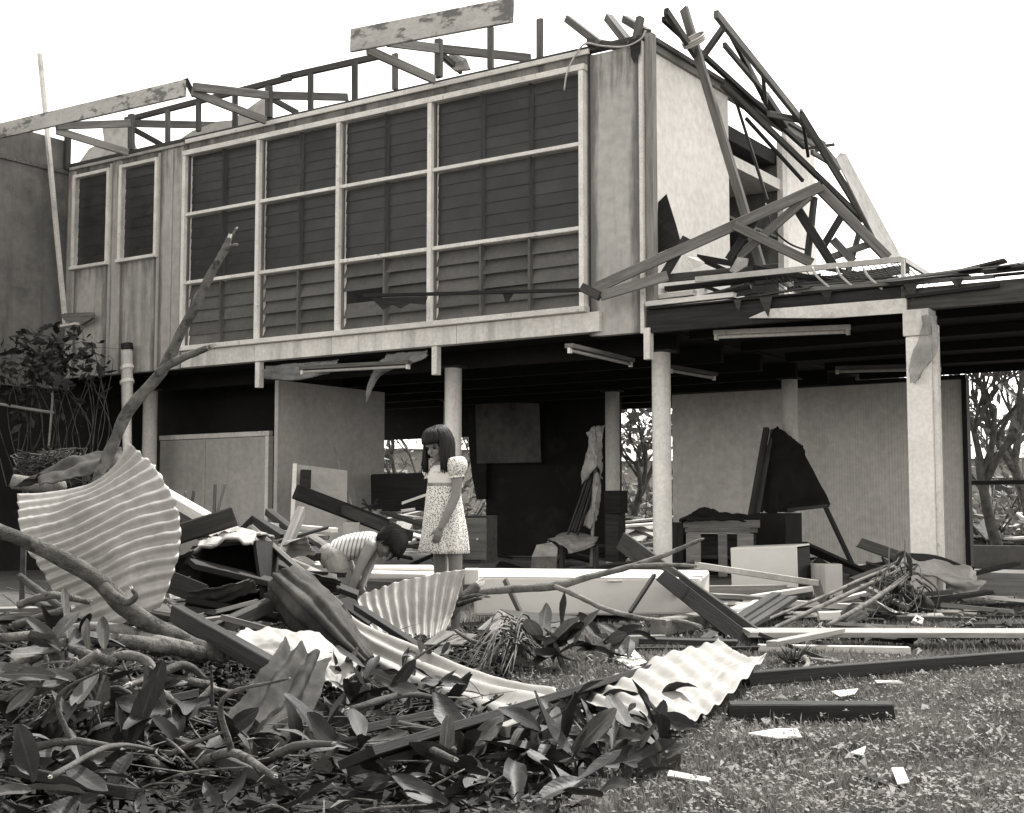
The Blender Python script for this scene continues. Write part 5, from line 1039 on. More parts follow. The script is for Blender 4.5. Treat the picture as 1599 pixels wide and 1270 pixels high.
# the stooping boy
def b3(x, y, dd=0.0): return D(x, y, 8.4 + dd)
bz = gh(b3(535, 980).x, 8.4)
boy = thing('person', Vector((b3(540, 980).x, 8.4, bz)), 'small boy in a striped singlet and shorts bending down to the bright sheet', 'person')
bb = WM[boy.name].translation.copy()
f, l, u = frame(Vector((0.42, -0.38, -0.82)), Vector((0.78, -0.10, 0.55)))
bc = b3(607, 847, -0.04)
vs = []; fs = []
head_geo(vs, fs, bc, f, l, u, 0.94)
chain(vs, fs, [b3(574, 850, 0), b3(588, 849, -.01), b3(600, 848, -.03)], [.055, .042, .040])
chain(vs, fs, [b3(520, 867, 0), b3(535, 860, 0), b3(552, 855, 0), b3(572, 851, 0)], [.074, .076, .076, .072])
chain(vs, fs, [b3(579, 853, -.10), b3(580, 849, 0), b3(584, 850, .10)], [.042, .06, .042])
chain(vs, fs, [b3(578, 855, -.11), b3(568, 872, -.15), b3(560, 890, -.17), b3(554, 906, -.18), b3(548, 924, -.18)], [.040, .034, .028, .027, .019])
hand_geo(vs, fs, b3(548, 924, -.18), Vector((-.35, -.2, -1)), Vector((.7, -.6, .1)), Vector((-.6, -.75, 0)), 0.78, .5)
chain(vs, fs, [b3(584, 855, .11), b3(578, 880, .08), b3(572, 896, .02), b3(566, 916, -.06)], [.040, .032, .027, .019])
hand_geo(vs, fs, b3(566, 916, -.06), Vector((-.2, -.5, -1)), Vector((.7, -.5, .1)), Vector((-.6, -.75, 0)), 0.78, .5)
def bfoot(x, dd): q = b3(x, 980, dd); return Vector((q.x, q.y, bz + .05))
for hip, knee, ank in ((b3(522, 872, -.07), b3(545, 922, -.10), bfoot(529, -.03)), (b3(526, 872, .07), b3(562, 916, .09), bfoot(548, .12))):
    chain(vs, fs, [hip, hip.lerp(knee, .5), knee, knee.lerp(ank, .35) + Vector((-.012, 0, 0)), ank], [.074, .060, .045, .043, .027])
    cap_geo(vs, fs, ank + Vector((-.02, 0, -.025)), Vector((ank.x + .10, ank.y - .02, bz + .018)), .028, .018); cap_geo(vs, fs, ank, ank + Vector((0, 0, -.025)), .028, .028)
bbody = fuse('body', vs, fs, M['skin'], boy, bb, 0.0045)
face_parts(bbody, bc, f, l, u, 0.94)
locks = []
for i in range(520):
    a = rnd.uniform(-math.pi, math.pi); k = rnd.uniform(1.0, 1.12); k0 = 0.94
    def on(el, k): return bc + (f * math.cos(a) * .098 + l * math.sin(a) * .086) * k0 * math.cos(el) * k + u * k0 * (.018 + .098 * math.sin(el) * k)
    crown = bc + u * .108 * k0 - f * .03 + l * rnd.uniform(-.02, .02) + f * rnd.uniform(-.03, .03)
    if abs(a) < R(62): endp = on(R(rnd.uniform(-4, 10)), k * 1.05) + Vector((0, 0, -rnd.uniform(.0, .03)))
    elif abs(a) < R(115): endp = on(R(rnd.uniform(-28, -8)), k * 1.03)
    else: endp = on(R(rnd.uniform(-55, -35)), k)
    locks.append(([crown, on(R(58), k), on(R(24), k * 1.02), endp], [.006, .008, .007, .002]))
hair_locks('hair', boy, bc, f, l, u, 0.94, locks)
def spine(x, y, up_px, half, dx=0.0, dd=0.0):
    n = Vector((0.22 + dx, 0, 1)).normalized(); return (b3(x, y, dd), n * up_px * .00403, Vector((0, half, 0)))
loft('striped_singlet', [spine(512, 866, 22, .104, .1), spine(526, 861, 23, .106, .05), spine(540, 857, 22.5, .104), spine(554, 853, 21.5, .104), spine(568, 850, 20, .106), spine(579, 848, 17, .108), spine(587, 847, 12.5, .075), spine(590, 847, 11, .06)], M['stripe'], boy, bb, n=48, stripe=True,
     fold=lambda u_, q: 0.02 * math.sin(q * 9 + u_ * 9) * math.sin(u_ * 3.1) + 0.03 * max(0, -math.cos(q)) * math.sin(u_ * 14))
vs = []; fs = []
chain(vs, fs, [b3(516, 868, -.045), b3(516, 868, .045)], [.080, .080]); chain(vs, fs, [b3(528, 866, -.04), b3(528, 866, .04)], [.076, .076])
for hip, knee in ((b3(522, 872, -.07), b3(545, 922, -.10)), (b3(526, 872, .07), b3(562, 916, .09))): cap_geo(vs, fs, hip, hip.lerp(knee, .30), .074, .070)
fuse('shorts', vs, fs, M['shorts'], boy, bb, 0.006, 4)
# ------------------------------------------------------------------ fallen branches
def branch(label, pts, rad, m='bark', subs=(), name='fallen_branch', brk=(False, True), rough=0.22):
    b = thing(name, pts[0], label, 'branch')
    rad = [r * .74 for r in rad]; tube('limb', pts, rad, M[m], b, 12, 7, rough)
    for sp, sr in subs: tube('side_limb', sp, [r * .78 for r in sr], M[m], b, 9, 6, rough)
    def splinter(p, d, r):
        L = []
        for k in range(7):
            o = d.orthogonal().normalized(); o.rotate(Matrix.Rotation(k * 0.9, 3, d)); L.append(([p - d * r + o * r * .6, p + d * r * random.uniform(.3, 2.2) + o * r * random.uniform(.2, .8)], [r * .35, r * .06]))
        tubes('broken_end', L, M['broken'], b, 4, 2)
    if brk[0]: splinter(pts[0], (pts[0] - pts[1]).normalized(), rad[0])
    if brk[1]: splinter(pts[-1], (pts[-1] - pts[-2]).normalized(), rad[-1])
    for (sp, sr) in subs: splinter(sp[-1], (sp[-1] - sp[-2]).normalized(), sr[-1])
    return b
br1 = branch('tall forked branch standing up through the large curled iron sheet', [D(150, 765, 6.5), D(160, 735, 6.55), D(178, 690, 6.6), D(205, 635, 6.65), D(252, 580, 6.7), D(288, 510, 6.7), D(326, 435, 6.75), D(352, 388, 6.8), D(358, 372, 6.8)], [.042, .042, .040, .040, .038, .034, .030, .026, .02], 'bark',
    [([D(246, 583, 6.68), D(268, 568, 6.65), D(300, 553, 6.6), D(330, 541, 6.55)], [.030, .028, .024, .019]), ([D(354, 384, 6.8), D(362, 368, 6.82), D(369, 357, 6.85)], [.012, .010, .007]), ([D(352, 390, 6.8), D(364, 384, 6.75), D(370, 382, 6.7)], [.016, .013, .010])])
branch('thick bowed limb lying across the large curled iron sheet', [D(-40, 815, 4.9), D(25, 840, 5.0), D(85, 866, 5.05), D(150, 905, 5.1), D(205, 955, 5.15), D(265, 992, 5.2), D(352, 1028, 5.25)], [.035, .036, .040, .046, .050, .050, .038], 'bark', [([D(160, 915, 5.1), D(195, 940, 5.0), D(212, 932, 4.95), D(206, 920, 4.95)], [.03, .02, .014, .008])], brk=(False, False))
branch('pale limb lying level at the foot of the large iron sheet', [D(-40, 1000, 4.75), D(40, 994, 4.8), D(120, 994, 4.85), D(200, 1002, 4.95), D(280, 1014, 5.1), D(352, 1026, 5.35)], [.022, .024, .028, .034, .038, .030], 'bark', [([D(130, 994, 4.86), D(100, 984, 4.95), D(60, 990, 5.05)], [.02, .022, .018])], brk=(False, False))
branch('upper pale limb lying just above the level one', [D(60, 990, 5.1), D(130, 980, 5.12), D(180, 982, 5.15), D(240, 1000, 5.15), D(300, 1012, 5.18)], [.020, .026, .03, .032, .03], 'bark_pale', brk=(False, False))
branch('pale forked branch lying across the front of the white cupboard', [D(735, 926, 8.75), D(800, 920, 8.75), D(868, 915, 8.75), D(920, 901, 8.8), D(980, 886, 8.85), D(1035, 868, 8.9), D(1085, 847, 8.9), D(1096, 842, 8.9)], [.034, .034, .036, .030, .026, .022, .018, .014], 'bark_pale',
    [([D(978, 886, 8.85), D(1030, 882, 8.8), D(1088, 884, 8.75)], [.02, .018, .015]), ([D(866, 915, 8.74), D(900, 930, 8.7), D(950, 953, 8.6), D(1010, 967, 8.5), D(1060, 970, 8.4), D(1092, 978, 8.3)], [.026, .022, .021, .02, .018, .015])], brk=(True, True))
stump = branch('broken root stub beside the forked branch', [D(700, 960, 8.6), D(722, 935, 8.65), D(745, 915, 8.7)], [.05, .05, .045], 'bark', [([D(715, 945, 8.6), D(735, 938, 8.5), D(752, 934, 8.45)], [.02, .018, .014]), ([D(722, 935, 8.6), D(742, 930, 8.5), D(765, 932, 8.45)], [.016, .014, .010])])
branch('bare pale branch looped over the left leaf heap', [G(310, 1130, .04), D(262, 1090, 4.4), D(240, 1070, 4.4), D(236, 1042, 4.4), D(215, 1026, 4.4), D(180, 1026, 4.4), D(140, 1045, 4.4), D(105, 1080, 4.35), D(60, 1140, 4.3), D(25, 1180, 4.25)], [.018, .018, .020, .022, .022, .021, .019, .016, .012, .008], 'bark_pale', [([D(236, 1042, 4.4), D(225, 1062, 4.35), D(200, 1070, 4.3)], [.018, .014, .010])])
branch('thin forked stick rising from the left leaf heap', [G(235, 1075, .05), D(255, 1092, 4.5), D(282, 1120, 4.4), D(310, 1095, 4.4), D(332, 1072, 4.4)], [.012, .013, .013, .013, .012], 'bark_pale', [([D(330, 1073, 4.4), D(350, 1078, 4.38), D(368, 1083, 4.36)], [.008, .006, .003])])
for lab, pts, r, m in (('dark branch lying under the looped pale one', [G(195, 1075, .1), G(250, 1060, .12), G(330, 1070, .1)], .026, 'bark'), ('stubby branch lying behind the looped pale one', [G(180, 1052, .1), G(250, 1085, .08), G(312, 1108, .05)], .022, 'bark'),
                       ('thin branch poking out under the large iron sheet', [D(30, 900, 5.6), D(70, 930, 5.5), D(110, 960, 5.4)], .02, 'bark_dark'), ('dark limb lying behind the level pale one', [D(28, 945, 5.3), D(80, 930, 5.3), D(140, 940, 5.4)], .02, 'bark'),
                       ('short limb jutting left below the large iron sheet', [D(20, 978, 5.2), D(70, 962, 5.25), D(110, 950, 5.3)], .022, 'bark_dark'), ('dark twiggy limb crossing under the dark sloping board', [D(280, 955, 6.0), D(340, 985, 5.8), D(400, 1000, 5.7)], .02, 'bark_dark'),
                       ('dark stick in the leaf litter below the middle sheet', [G(600, 1125, .08), G(660, 1140, .06), G(720, 1150, .04)], .02, 'bark_dark'), ('twisted stick above the palm blades by the dark board', [D(712, 985, 7.4), D(735, 1000, 7.2), D(770, 1008, 7.1), D(800, 1002, 7.0)], .014, 'bark'),
                       ('curved stick arching over the leaves before the dark board', [D(802, 972, 7.1), D(815, 980, 7.0), D(835, 990, 6.9), D(862, 990, 6.8)], .015, 'bark_dark')):
    branch(lab, pts, [r, r * 1.05, r * .8], m)
rk = random.Random(64)
spots = ((30, 1060, 'left of the looped branch'), (70, 1110, 'left of the looped branch'), (170, 1120, 'under the looped branch'), (200, 1095, 'under the looped branch'), (290, 1050, 'under the dark sloping board'), (330, 1120, 'beside the rusty strip'), (300, 1170, 'beside the rusty strip'), (80, 1170, 'in the near left corner'), (160, 1200, 'in the near left corner'),
         (360, 1200, 'below the rusty strip'), (460, 1195, 'below the rusty strip'), (620, 1110, 'below the middle sheet'), (660, 1170, 'below the middle sheet'), (250, 1020, 'under the dark sloping board'), (120, 960, 'behind the level limb'), (60, 930, 'behind the level limb'), (330, 970, 'behind the dark sloping board'), (420, 960, 'behind the dark sloping board'))
for i, (x, y, w) in enumerate(spots):
    a = G(x - rk.uniform(30, 90), y + rk.uniform(-20, 20), rk.uniform(.04, .16)); b = G(x + rk.uniform(40, 110), y + rk.uniform(-35, 35), rk.uniform(.04, .18)); m_ = a.lerp(b, .5) + Vector((0, 0, rk.uniform(.0, .07))); r = rk.uniform(.008, .024)
    branch(('thin' if r < .014 else 'stout') + ' dark broken stick ' + w, [a, m_, b], [r, r * .95, r * .6], 'bark_dark' if i % 3 else 'bark', ([([m_, m_.lerp(b, .4) + Vector((rk.uniform(-.1, .1), 0, rk.uniform(.05, .16))), m_.lerp(b, .6) + Vector((rk.uniform(-.15, .15), 0, rk.uniform(.12, .26)))], [r * .7, r * .5, r * .2])] if i % 2 else ()), brk=(True, True))['group'] = 'broken sticks in the left wreckage'
for i, (x0, y0, x1, y1, u, lab) in enumerate(((60, 1135, 300, 1085, .12, 'weathered dark plank under the looped branch'), (255, 1150, 420, 1215, .10, 'weathered dark plank beside the rusty strip'), (30, 1205, 210, 1240, .07, 'weathered dark plank in the near left corner'), (300, 1000, 480, 960, .15, 'weathered dark plank behind the torn flat sheet'), (560, 1140, 700, 1110, .08, 'weathered dark plank below the middle sheet'), (250, 930, 330, 985, .2, 'weathered dark plank at the foot of the overturned box'))):
    PL(lab, G(x0, y0, u), G(x1, y1, u * .8), .07, .03, ('wood_black', 'wood_dark')[i % 2], roll=R(-15))
# root clump and wires beside the carport post
rc = thing('root_clump', G(1410, 975, 0), 'tangle of roots and wires torn up beside the carport post', 'root clump')
L = []; rnd = random.Random(5)
for i in range(60):
    p = D(rnd.uniform(1380, 1440), rnd.uniform(880, 950), rnd.uniform(9.6, 10.4)); e = D(rnd.uniform(1350, 1460), rnd.uniform(900, 975), rnd.uniform(9.3, 10.4)); m_ = p.lerp(e, .5) + Vector((rnd.uniform(-.1, .1), 0, rnd.uniform(-.08, .12)))
    e.z = max(e.z, .01); L.append(([p, m_, e], [rnd.uniform(.004, .014), .006, .002]))
tubes('root_mass', L, M['bark_dark'], rc, 5, 4)
vs = []; fs = []
for k in range(9): ell_geo(vs, fs, D(rnd.uniform(1385, 1440), rnd.uniform(915, 965), 10.0) , X * rnd.uniform(.06, .14), Y * .12, Vector((0, 0, rnd.uniform(.05, .12))), 10, 7)
fuse('earth_ball', vs, fs, M['soil'], rc, D(1410, 940, 10), 0.012, 2)
for pts, r in (([(1190, 990, 8.6), (1250, 962, 8.9), (1330, 925, 9.4), (1392, 896, 9.8), (1405, 888, 9.9)], .016), ([(1180, 975, 8.8), (1290, 930, 9.3), (1345, 905, 9.6), (1395, 885, 9.9)], .012), ([(1290, 978, 8.6), (1350, 945, 9.0), (1395, 915, 9.4), (1418, 896, 9.7)], .016)):
    tube('long_root', [D(*p) for p in pts], [r * .8, r, r, r * .8, r * .5][:len(pts)], M['bark_pale'], rc, 8, 6, 0.15)
for pts in ([(1395, 880), (1402, 866), (1412, 862), (1418, 872), (1418, 892)], [(1400, 884), (1408, 870), (1416, 866), (1422, 876), (1422, 900)]): tube('wire_loop', [D(x, y, 9.7) for x, y in pts], .012, M['wood_dark'], rc, 7)
for pts in ([(1362, 935), (1366, 910), (1375, 890), (1382, 884)], [(1372, 925), (1376, 905), (1384, 888)], [(1425, 955), (1436, 945), (1438, 930)], [(1412, 960), (1416, 950), (1412, 940)], [(1389, 900), (1388, 870), (1389, 855)], [(1414, 930), (1413, 880), (1413, 838)]): tube('wire', [D(x, y, 9.6) for x, y in pts], .005, M['bark_pale'], rc, 5)
tag(slab_poly('scrap', [D(1424, 972, 9.3), D(1430, 962, 9.35), D(1440, 966, 9.4), D(1438, 978, 9.3)], .03, M['paper']), 'white crumpled scrap at the foot of the root clump', 'scrap')
gt = thing('grass_tuft', G(1238, 1040, 0), 'torn grass tuft with roots lying beside the bright sheet', 'tuft')
tubes('roots', [([G(1238, 1040, .02), G(1238, 1040, .02) + Vector((rnd.uniform(-.1, .1), rnd.uniform(-.1, .1), rnd.uniform(.03, .12)))], [.005, .002]) for i in range(50)], M['bark_dark'], gt, 4, 2)
tube('pale_root', [G(1240, 1048, .02), G(1255, 1045, .06), G(1262, 1035, .08), G(1256, 1026, .10)], .012, M['bark_pale'], gt, 7)

# ------------------------------------------------------------------ big leaves
def leaf_mesh(name, L, w, fold, curl, torn=0.0, twist=0.0, seed=0):
    nu, nv = 8, 2; vs = []; fs = []; rr = random.Random(seed)
    for i in range(nu + 1):
        u = i / nu; ww = w * (math.sin(math.pi * min(1, (u ** 1.15) * 0.95 + 0.03)) ** 0.62) * (1 + rr.uniform(-.06, .06))
        for j in range(-nv, nv + 1):
            v = j / nv; y = v * ww; z = abs(v) * ww * fold + curl * L * (u ** 1.7) - 0.12 * L * math.sin(u * 3.1) * curl
            if torn and abs(j) == nv and rr.random() < torn: y *= rr.uniform(.35, .8)
            z += 0.02 * L * math.sin(u * 9 + v * 2 + seed) * abs(v)
            a = twist * u; vs.append((L * u, y * math.cos(a) - z * math.sin(a), y * math.sin(a) + z * math.cos(a)))
    k = 2 * nv + 1
    for i in range(nu):
        for j in range(k - 1): fs.append((i * k + j, (i + 1) * k + j, (i + 1) * k + j + 1, i * k + j + 1))
    me = mesh(name, vs, fs); me.polygons.foreach_set('use_smooth', [True] * len(me.polygons))
    at = me.attributes.new('leaf_uv', 'FLOAT_VECTOR', 'POINT'); at.data.foreach_set('vector', [c for i in range(nu + 1) for j in range(-nv, nv + 1) for c in (i / nu, abs(j) / nv, 0.0)]); return me
leaf_v = []
for i, (w, fo, cu, to, tw) in enumerate(((.17, .35, -.15, 0, .1), (.19, .25, .12, 0, -.2), (.15, .5, -.3, .15, .3), (.2, .3, .2, .1, .2), (.13, .6, -.1, .3, -.4), (.18, .2, -.35, 0, 0), (.16, .4, .3, .2, .5))):
    for m in ('leaf', 'leaf_pale'):
        me = leaf_mesh('leaf', 1.0, w, fo, cu, to, tw, i); me.materials.append(M[m]); leaf_v.append((m, me))
dark_l = [me for m, me in leaf_v if m == 'leaf']; pale_l = [me for m, me in leaf_v if m == 'leaf_pale']
def put_leaf(parent, p, d, up, size, rr, pale=0.25):
    d = d.normalized(); y = up.cross(d)
    y = y.normalized() if y.length > 1e-3 else d.orthogonal().normalized()
    z = d.cross(y)
    Mx = Matrix(((d.x, y.x, z.x, p.x), (d.y, y.y, z.y, p.y), (d.z, y.z, z.z, p.z), (0, 0, 0, 1))) @ Matrix.Rotation(rr.uniform(-.7, .7), 4, 'X') @ Matrix.Diagonal((size, size * rr.uniform(.8, 1.15), size, 1))
    o = bpy.data.objects.new('leaf', rr.choice(pale_l if rr.random() < pale else dark_l)); COL.objects.link(o)
    o.parent = parent; o.matrix_basis = WM[parent.name].inverted() @ Mx; return o
def sprig(label, base, n, size, lean, spread, seed, stem=0.35, pale=0.25, m='bark'):
    size *= 0.68; stem *= 0.6; spread *= 1.25; n = int(n * 0.95); base = base + Vector((0, 0, .05)); lean = (lean + Vector((random.Random(seed).uniform(-.7, .7), random.Random(seed + 9).uniform(-.5, .5), 0)))
    """a torn-off leafy shoot: one stem, big leaves whorled towards its tip"""
    rr = random.Random(seed); t = thing('leafy_shoot', base, label, 'leaves', 'torn leafy shoots lying in the wreckage')
    lean = lean.normalized(); tip = base + lean * stem
    tube('stem', [base - lean * .12, base + lean * stem * .5 + Vector((rr.uniform(-.02, .02), 0, 0)), tip], [.016, .014, .009], M[m], t, 7, 4, .15)
    for i in range(n):
        a = i * 2.4 + rr.uniform(-.4, .4); h = rr.uniform(-.2, 1.1); o = lean.orthogonal().normalized(); o.rotate(Matrix.Rotation(a, 3, lean))
        d = lean * rr.uniform(-.15, 1.0) + o * spread * rr.uniform(.5, 1.2)
        p = base + lean * stem * h + Vector((rr.uniform(-.10, .10), rr.uniform(-.06, .06), 0)); s = size * rr.uniform(.65, 1.15)
        if p.z + d.normalized().z * s < gh(p.x, p.y) - 0.02: d.z = abs(d.z) * .3 + .1
        put_leaf(t, p, d, Vector((rr.uniform(-.6, .6), rr.uniform(-1, .1), 1)), s, rr, pale)
    return t
V = Vector
sprig('upright clump of big dark leaves right of the wide dark plank', G(860, 1225, .0), 22, .27, V((.1, .05, 1)), .7, 1, .22)
sprig('leaf clump with pale torn tips beside the lawn', G(940, 1210, .0), 22, .24, V((.35, 0, 1)), .9, 2, .20, .4)
sprig('leafy shoot spilling from the clump onto the lawn', G(985, 1228, .0), 14, .22, V((.6, .1, .7)), .9, 3, .12, .35)
sprig('leafy shoot sprawling below the wide dark plank', G(740, 1232, .0), 18, .26, V((-.4, 0, .9)), 1.0, 4, .16, .3)
sprig('upright leafy shoot in front of the long pale ridge sheet', G(560, 1150, .0), 18, .24, V((.1, .1, 1)), .7, 5, .25, .35)
sprig('broad leaves lying low around the dark rusty strip', G(500, 1215, .0), 16, .24, V((.2, -.1, .8)), 1.1, 6, .12, .3)
sprig('dark leaves standing behind the wide dark plank', G(690, 1130, .0), 16, .22, V((-.1, .1, 1)), .8, 7, .22, .15)
sprig('torn leaf clump before the dark bent hardboard', G(880, 1052, .0), 20, .30, V((.05, 0, 1)), .7, 8, .22, .3)
sprig('leafy shoot between hardboard and bright lawn sheet', G(955, 1040, .0), 16, .28, V((.2, 0, 1)), .8, 9, .2, .4)
sprig('ragged pale leaves beside the palm blades', G(820, 1055, .0), 10, .26, V((-.3, 0, 1)), .8, 10, .2, .6)
sprig('very broad dark leaves lying flat in the left corner', G(235, 1215, .0), 12, .36, V((-.6, -.1, .35)), .7, 11, .10, .15)
sprig('upright dark leaves behind the very broad ones', G(262, 1195, .0), 18, .26, V((.1, .1, 1)), .7, 12, .22, .1)
sprig('drooping slender leaves hanging from the looped pale branch', D(110, 1075, 4.32), 16, .26, V((-.5, -.2, -.55)), .8, 13, .10, .75)
sprig('slender pale leaves fanned over the level limb', D(130, 1042, 4.4), 14, .24, V((-.3, -.2, .25)), 1.1, 14, .08, .6)
sprig('leaves tucked under the level pale limb', D(90, 1030, 4.6), 7, .26, V((-.5, 0, .1)), .9, 15, .1, .45)
sprig('dark leafy mass at the foot of the looped branch', G(120, 1200, .0), 12, .26, V((0, 0, 1)), 1.0, 16, .16, .2)
sprig('dark broad leaves in front of the rusty strip', G(385, 1225, .0), 16, .24, V((.0, -.1, .8)), 1.0, 17, .14, .3)
sprig('leaf tuft between rusty strip and torn flat sheet', G(540, 1100, .05), 12, .20, V((.2, 0, 1)), .8, 18, .16, .35)
sprig('last leafy shoot at the very edge of the left wreckage', G(30, 1225, .0), 14, .28, V((.2, .1, .8)), 1.0, 19, .16, .3)
sprig('low leaf tuft beside the broken root stub', G(650, 1060, .05), 10, .18, V((.2, 0, 1)), .9, 20, .12, .3)
# palm-like blades
pf = thing('palm_frond', G(770, 1035, .0), 'shredded palm blades lying before the dark bent hardboard', 'frond')
for i in range(46):
    rr = random.Random(100 + i); a = G(rr.uniform(800, 850), rr.uniform(1000, 1030), .08); b = G(rr.uniform(715, 800), rr.uniform(1020, 1065), .03); mid = a.lerp(b, .5) + V((0, 0, rr.uniform(.06, .22)))
    tube('blade', [a, mid, b], [.004, .006, .001], M['leaf_pale' if i % 4 else 'bark'], pf, 3, 4)
sb_ = thing('slender_blades', D(140, 1045, 4.4), 'pale stripped leaf stalks fanned from the looped branch', 'leaves')
for i in range(22):
    rr = random.Random(300 + i); a = D(rr.uniform(110, 165), rr.uniform(1030, 1075), 4.35); d = V((rr.uniform(-.32, .18), rr.uniform(-.12, .1), rr.uniform(-.26, -.02)))
    tube('stalk', [a, a + d * .5 + V((0, 0, .03)), a + d], [.006, .005, .0015], M['bark_pale'], sb_, 4, 4)

for lab, x0, x1, y0, y1, n, sd in (('shredded strap leaves lying over the left limbs', 20, 240, 1030, 1130, 60, 400), ('dry shredded stalks under the rusty strip', 250, 420, 1080, 1230, 40, 460), ('shredded stalks between the middle sheet and the wide plank', 560, 760, 1080, 1180, 40, 520)):
    fr = thing('shredded_leaf', G((x0 + x1) / 2, (y0 + y1) / 2), lab, 'leaves')
    L = []
    for i in range(n):
        rr = random.Random(sd + i); a = G(rr.uniform(x0, x1), rr.uniform(y0, y1), rr.uniform(.03, .12)); an = rr.gauss(2.6, .9); ln = rr.uniform(.12, .42); b = a + V((math.cos(an) * ln, math.sin(an) * ln * .6, 0)); b.z = gh(b.x, b.y) + rr.uniform(.02, .14)
        L.append(([a, a.lerp(b, .5) + V((rr.uniform(-.03, .03), rr.uniform(-.02, .02), rr.uniform(-.01, .03))), b], [.002, rr.uniform(.002, .005), .001]))
    tag(tubes('strap', L[:n // 2], M['leaf_pale'], fr, 3, 4), kind='stuff'); tag(tubes('stalk', L[n // 2:], M['bark'], fr, 4, 4), kind='stuff')
# ------------------------------------------------------------------ uncountable loose leaves between the shoots
def loose_leaves(name, n, srcs, seed, label):
    rr = random.Random(seed); V_ = []; F_ = []; A_ = []
    for i in range(n):
        px = rr.uniform(-30, 1040); py = rr.uniform(1030, 1290)
        if py < 1085 and px > 560: continue
        if px > 880 and py < 1110: continue
        if abs(py - (1186 - (px - 556) * .307)) < 34 and px > 540: continue
        if px > 340 and px < 520 and py < 1170: continue
        p = G(px, py, .02); me = rr.choice(srcs); s_ = rr.choice((rr.uniform(.04, .10), rr.uniform(.10, .2), rr.uniform(.15, .24)))
        Mx = Matrix.Translation(p + V((0, 0, rr.uniform(.0, .10)))) @ Matrix.Rotation(rr.uniform(0, 6.28), 4, 'Z') @ Matrix.Rotation(-rr.uniform(-.15, .9) ** 1 if rr.random() < .5 else -rr.uniform(-.1, .3), 4, 'Y') @ Matrix.Rotation(rr.uniform(-.9, .9), 4, 'X') @ Matrix.Scale(s_, 4)
        b = len(V_); V_ += [Mx @ v.co for v in me.vertices]; F_ += [tuple(b + x for x in pl.vertices) for pl in me.polygons]; A_ += [c for d_ in me.attributes['leaf_uv'].data for c in d_.vector]
    me = mesh(name, V_, F_); at = me.attributes.new('leaf_uv', 'FLOAT_VECTOR', 'POINT'); at.data.foreach_set('vector', A_)
    return tag(mobj(name, me, srcs[0].materials[0], sm=True), label, 'leaves', kind='stuff')
loose_leaves('loose_leaves', 190, dark_l, 71, 'dark glossy leaves strewn thickly over the near wreckage')
loose_leaves('loose_pale_leaves', 36, pale_l, 72, 'pale dry leaves strewn over the near wreckage')
# ------------------------------------------------------------------ loose laths and off-cuts filling the heap
rnd = random.Random(12)
lath_me = {}
def lath(label, group, c, L, w, h, m, a, el, name='lath', cat='lath'):
    label = '%s %s %s' % ('short' if L < .5 else ('long' if L > .8 else 'middling'), 'narrow' if w < .045 else ('wide' if w > .065 else 'slim'), label); group = label
    key = (round(L * 5), round(w * 100), m)
    if key not in lath_me:
        me = bar_mesh('lath', round(L * 5) / 5 + .05, w, h, None, 0.02, rnd.uniform(.8, 1)); me.materials.append(M[m]); lath_me[key] = me
    o = bpy.data.objects.new(name, lath_me[key]); COL.objects.link(o)
    put(o, Matrix.Translation(c) @ Matrix.Rotation(a, 4, 'Z') @ Matrix.Rotation(-el, 4, 'Y') @ Matrix.Rotation(rnd.uniform(-.8, .8), 4, 'X') @ Matrix.Translation((-L / 2, 0, 0))); return tag(o, label, cat, group)
for i in range(70):
    if i < 40: px, d = rnd.uniform(265, 520), rnd.uniform(8.0, 9.6); q = D(px, 830, d); x, y = q.x, q.y; hi = rnd.uniform(.05, .42) * smooth(10.2, 8.2, d); el = rnd.uniform(-.3, .3)
    else: q = D(rnd.uniform(10, 300), 900, rnd.uniform(5.9, 7.6)); x, y = q.x, q.y; hi = rnd.uniform(0, .10); el = rnd.uniform(-.12, .12)
    L = rnd.uniform(.3, .9); c = V((x, y, gh(x, y) + .04 + abs(math.sin(el)) * L / 2 + hi))
    m = rnd.choice(('wood_black', 'wood_dark', 'wood_dark', 'wood_black', 'wood_mid', 'wood_pale'))
    where = ('heaped behind the overturned box' if px < 390 else 'heaped behind the stooping boy') if i < 40 else 'on the ground by the large iron sheet'; tone = 'pale' if m == 'wood_pale' else ('grey' if m == 'wood_mid' else 'dark')
    lath('splintered %s lath %s' % (tone, where), '%s laths %s' % (tone, where), c, L, rnd.choice((.03, .05, .07)), rnd.choice((.02, .03)), m, rnd.uniform(0, 3.14), el)
for i in range(46):
    x, y = rnd.uniform(.9, 4.4), rnd.uniform(8.2, 11.6); L = rnd.uniform(.3, 1.2); el = rnd.uniform(-.08, .08)
    m = rnd.choice(('wood_black', 'wood_dark', 'wood_pale', 'wood_white', 'wood_dark'))
    pale = m in ('wood_pale', 'wood_white')
    zone = 'near the white cupboard' if x < 2 else ('below the open white box' if x < 3 else 'around the carport post')
    lath(('pale' if pale else 'dark') + ' off-cut on the ground ' + zone, '', V((x, y, gh(x, y) + .03 + abs(el) * L / 2)), L, rnd.choice((.04, .06, .1)), .025, m, rnd.gauss(-.1, .5), el, 'off_cut', 'off-cut')
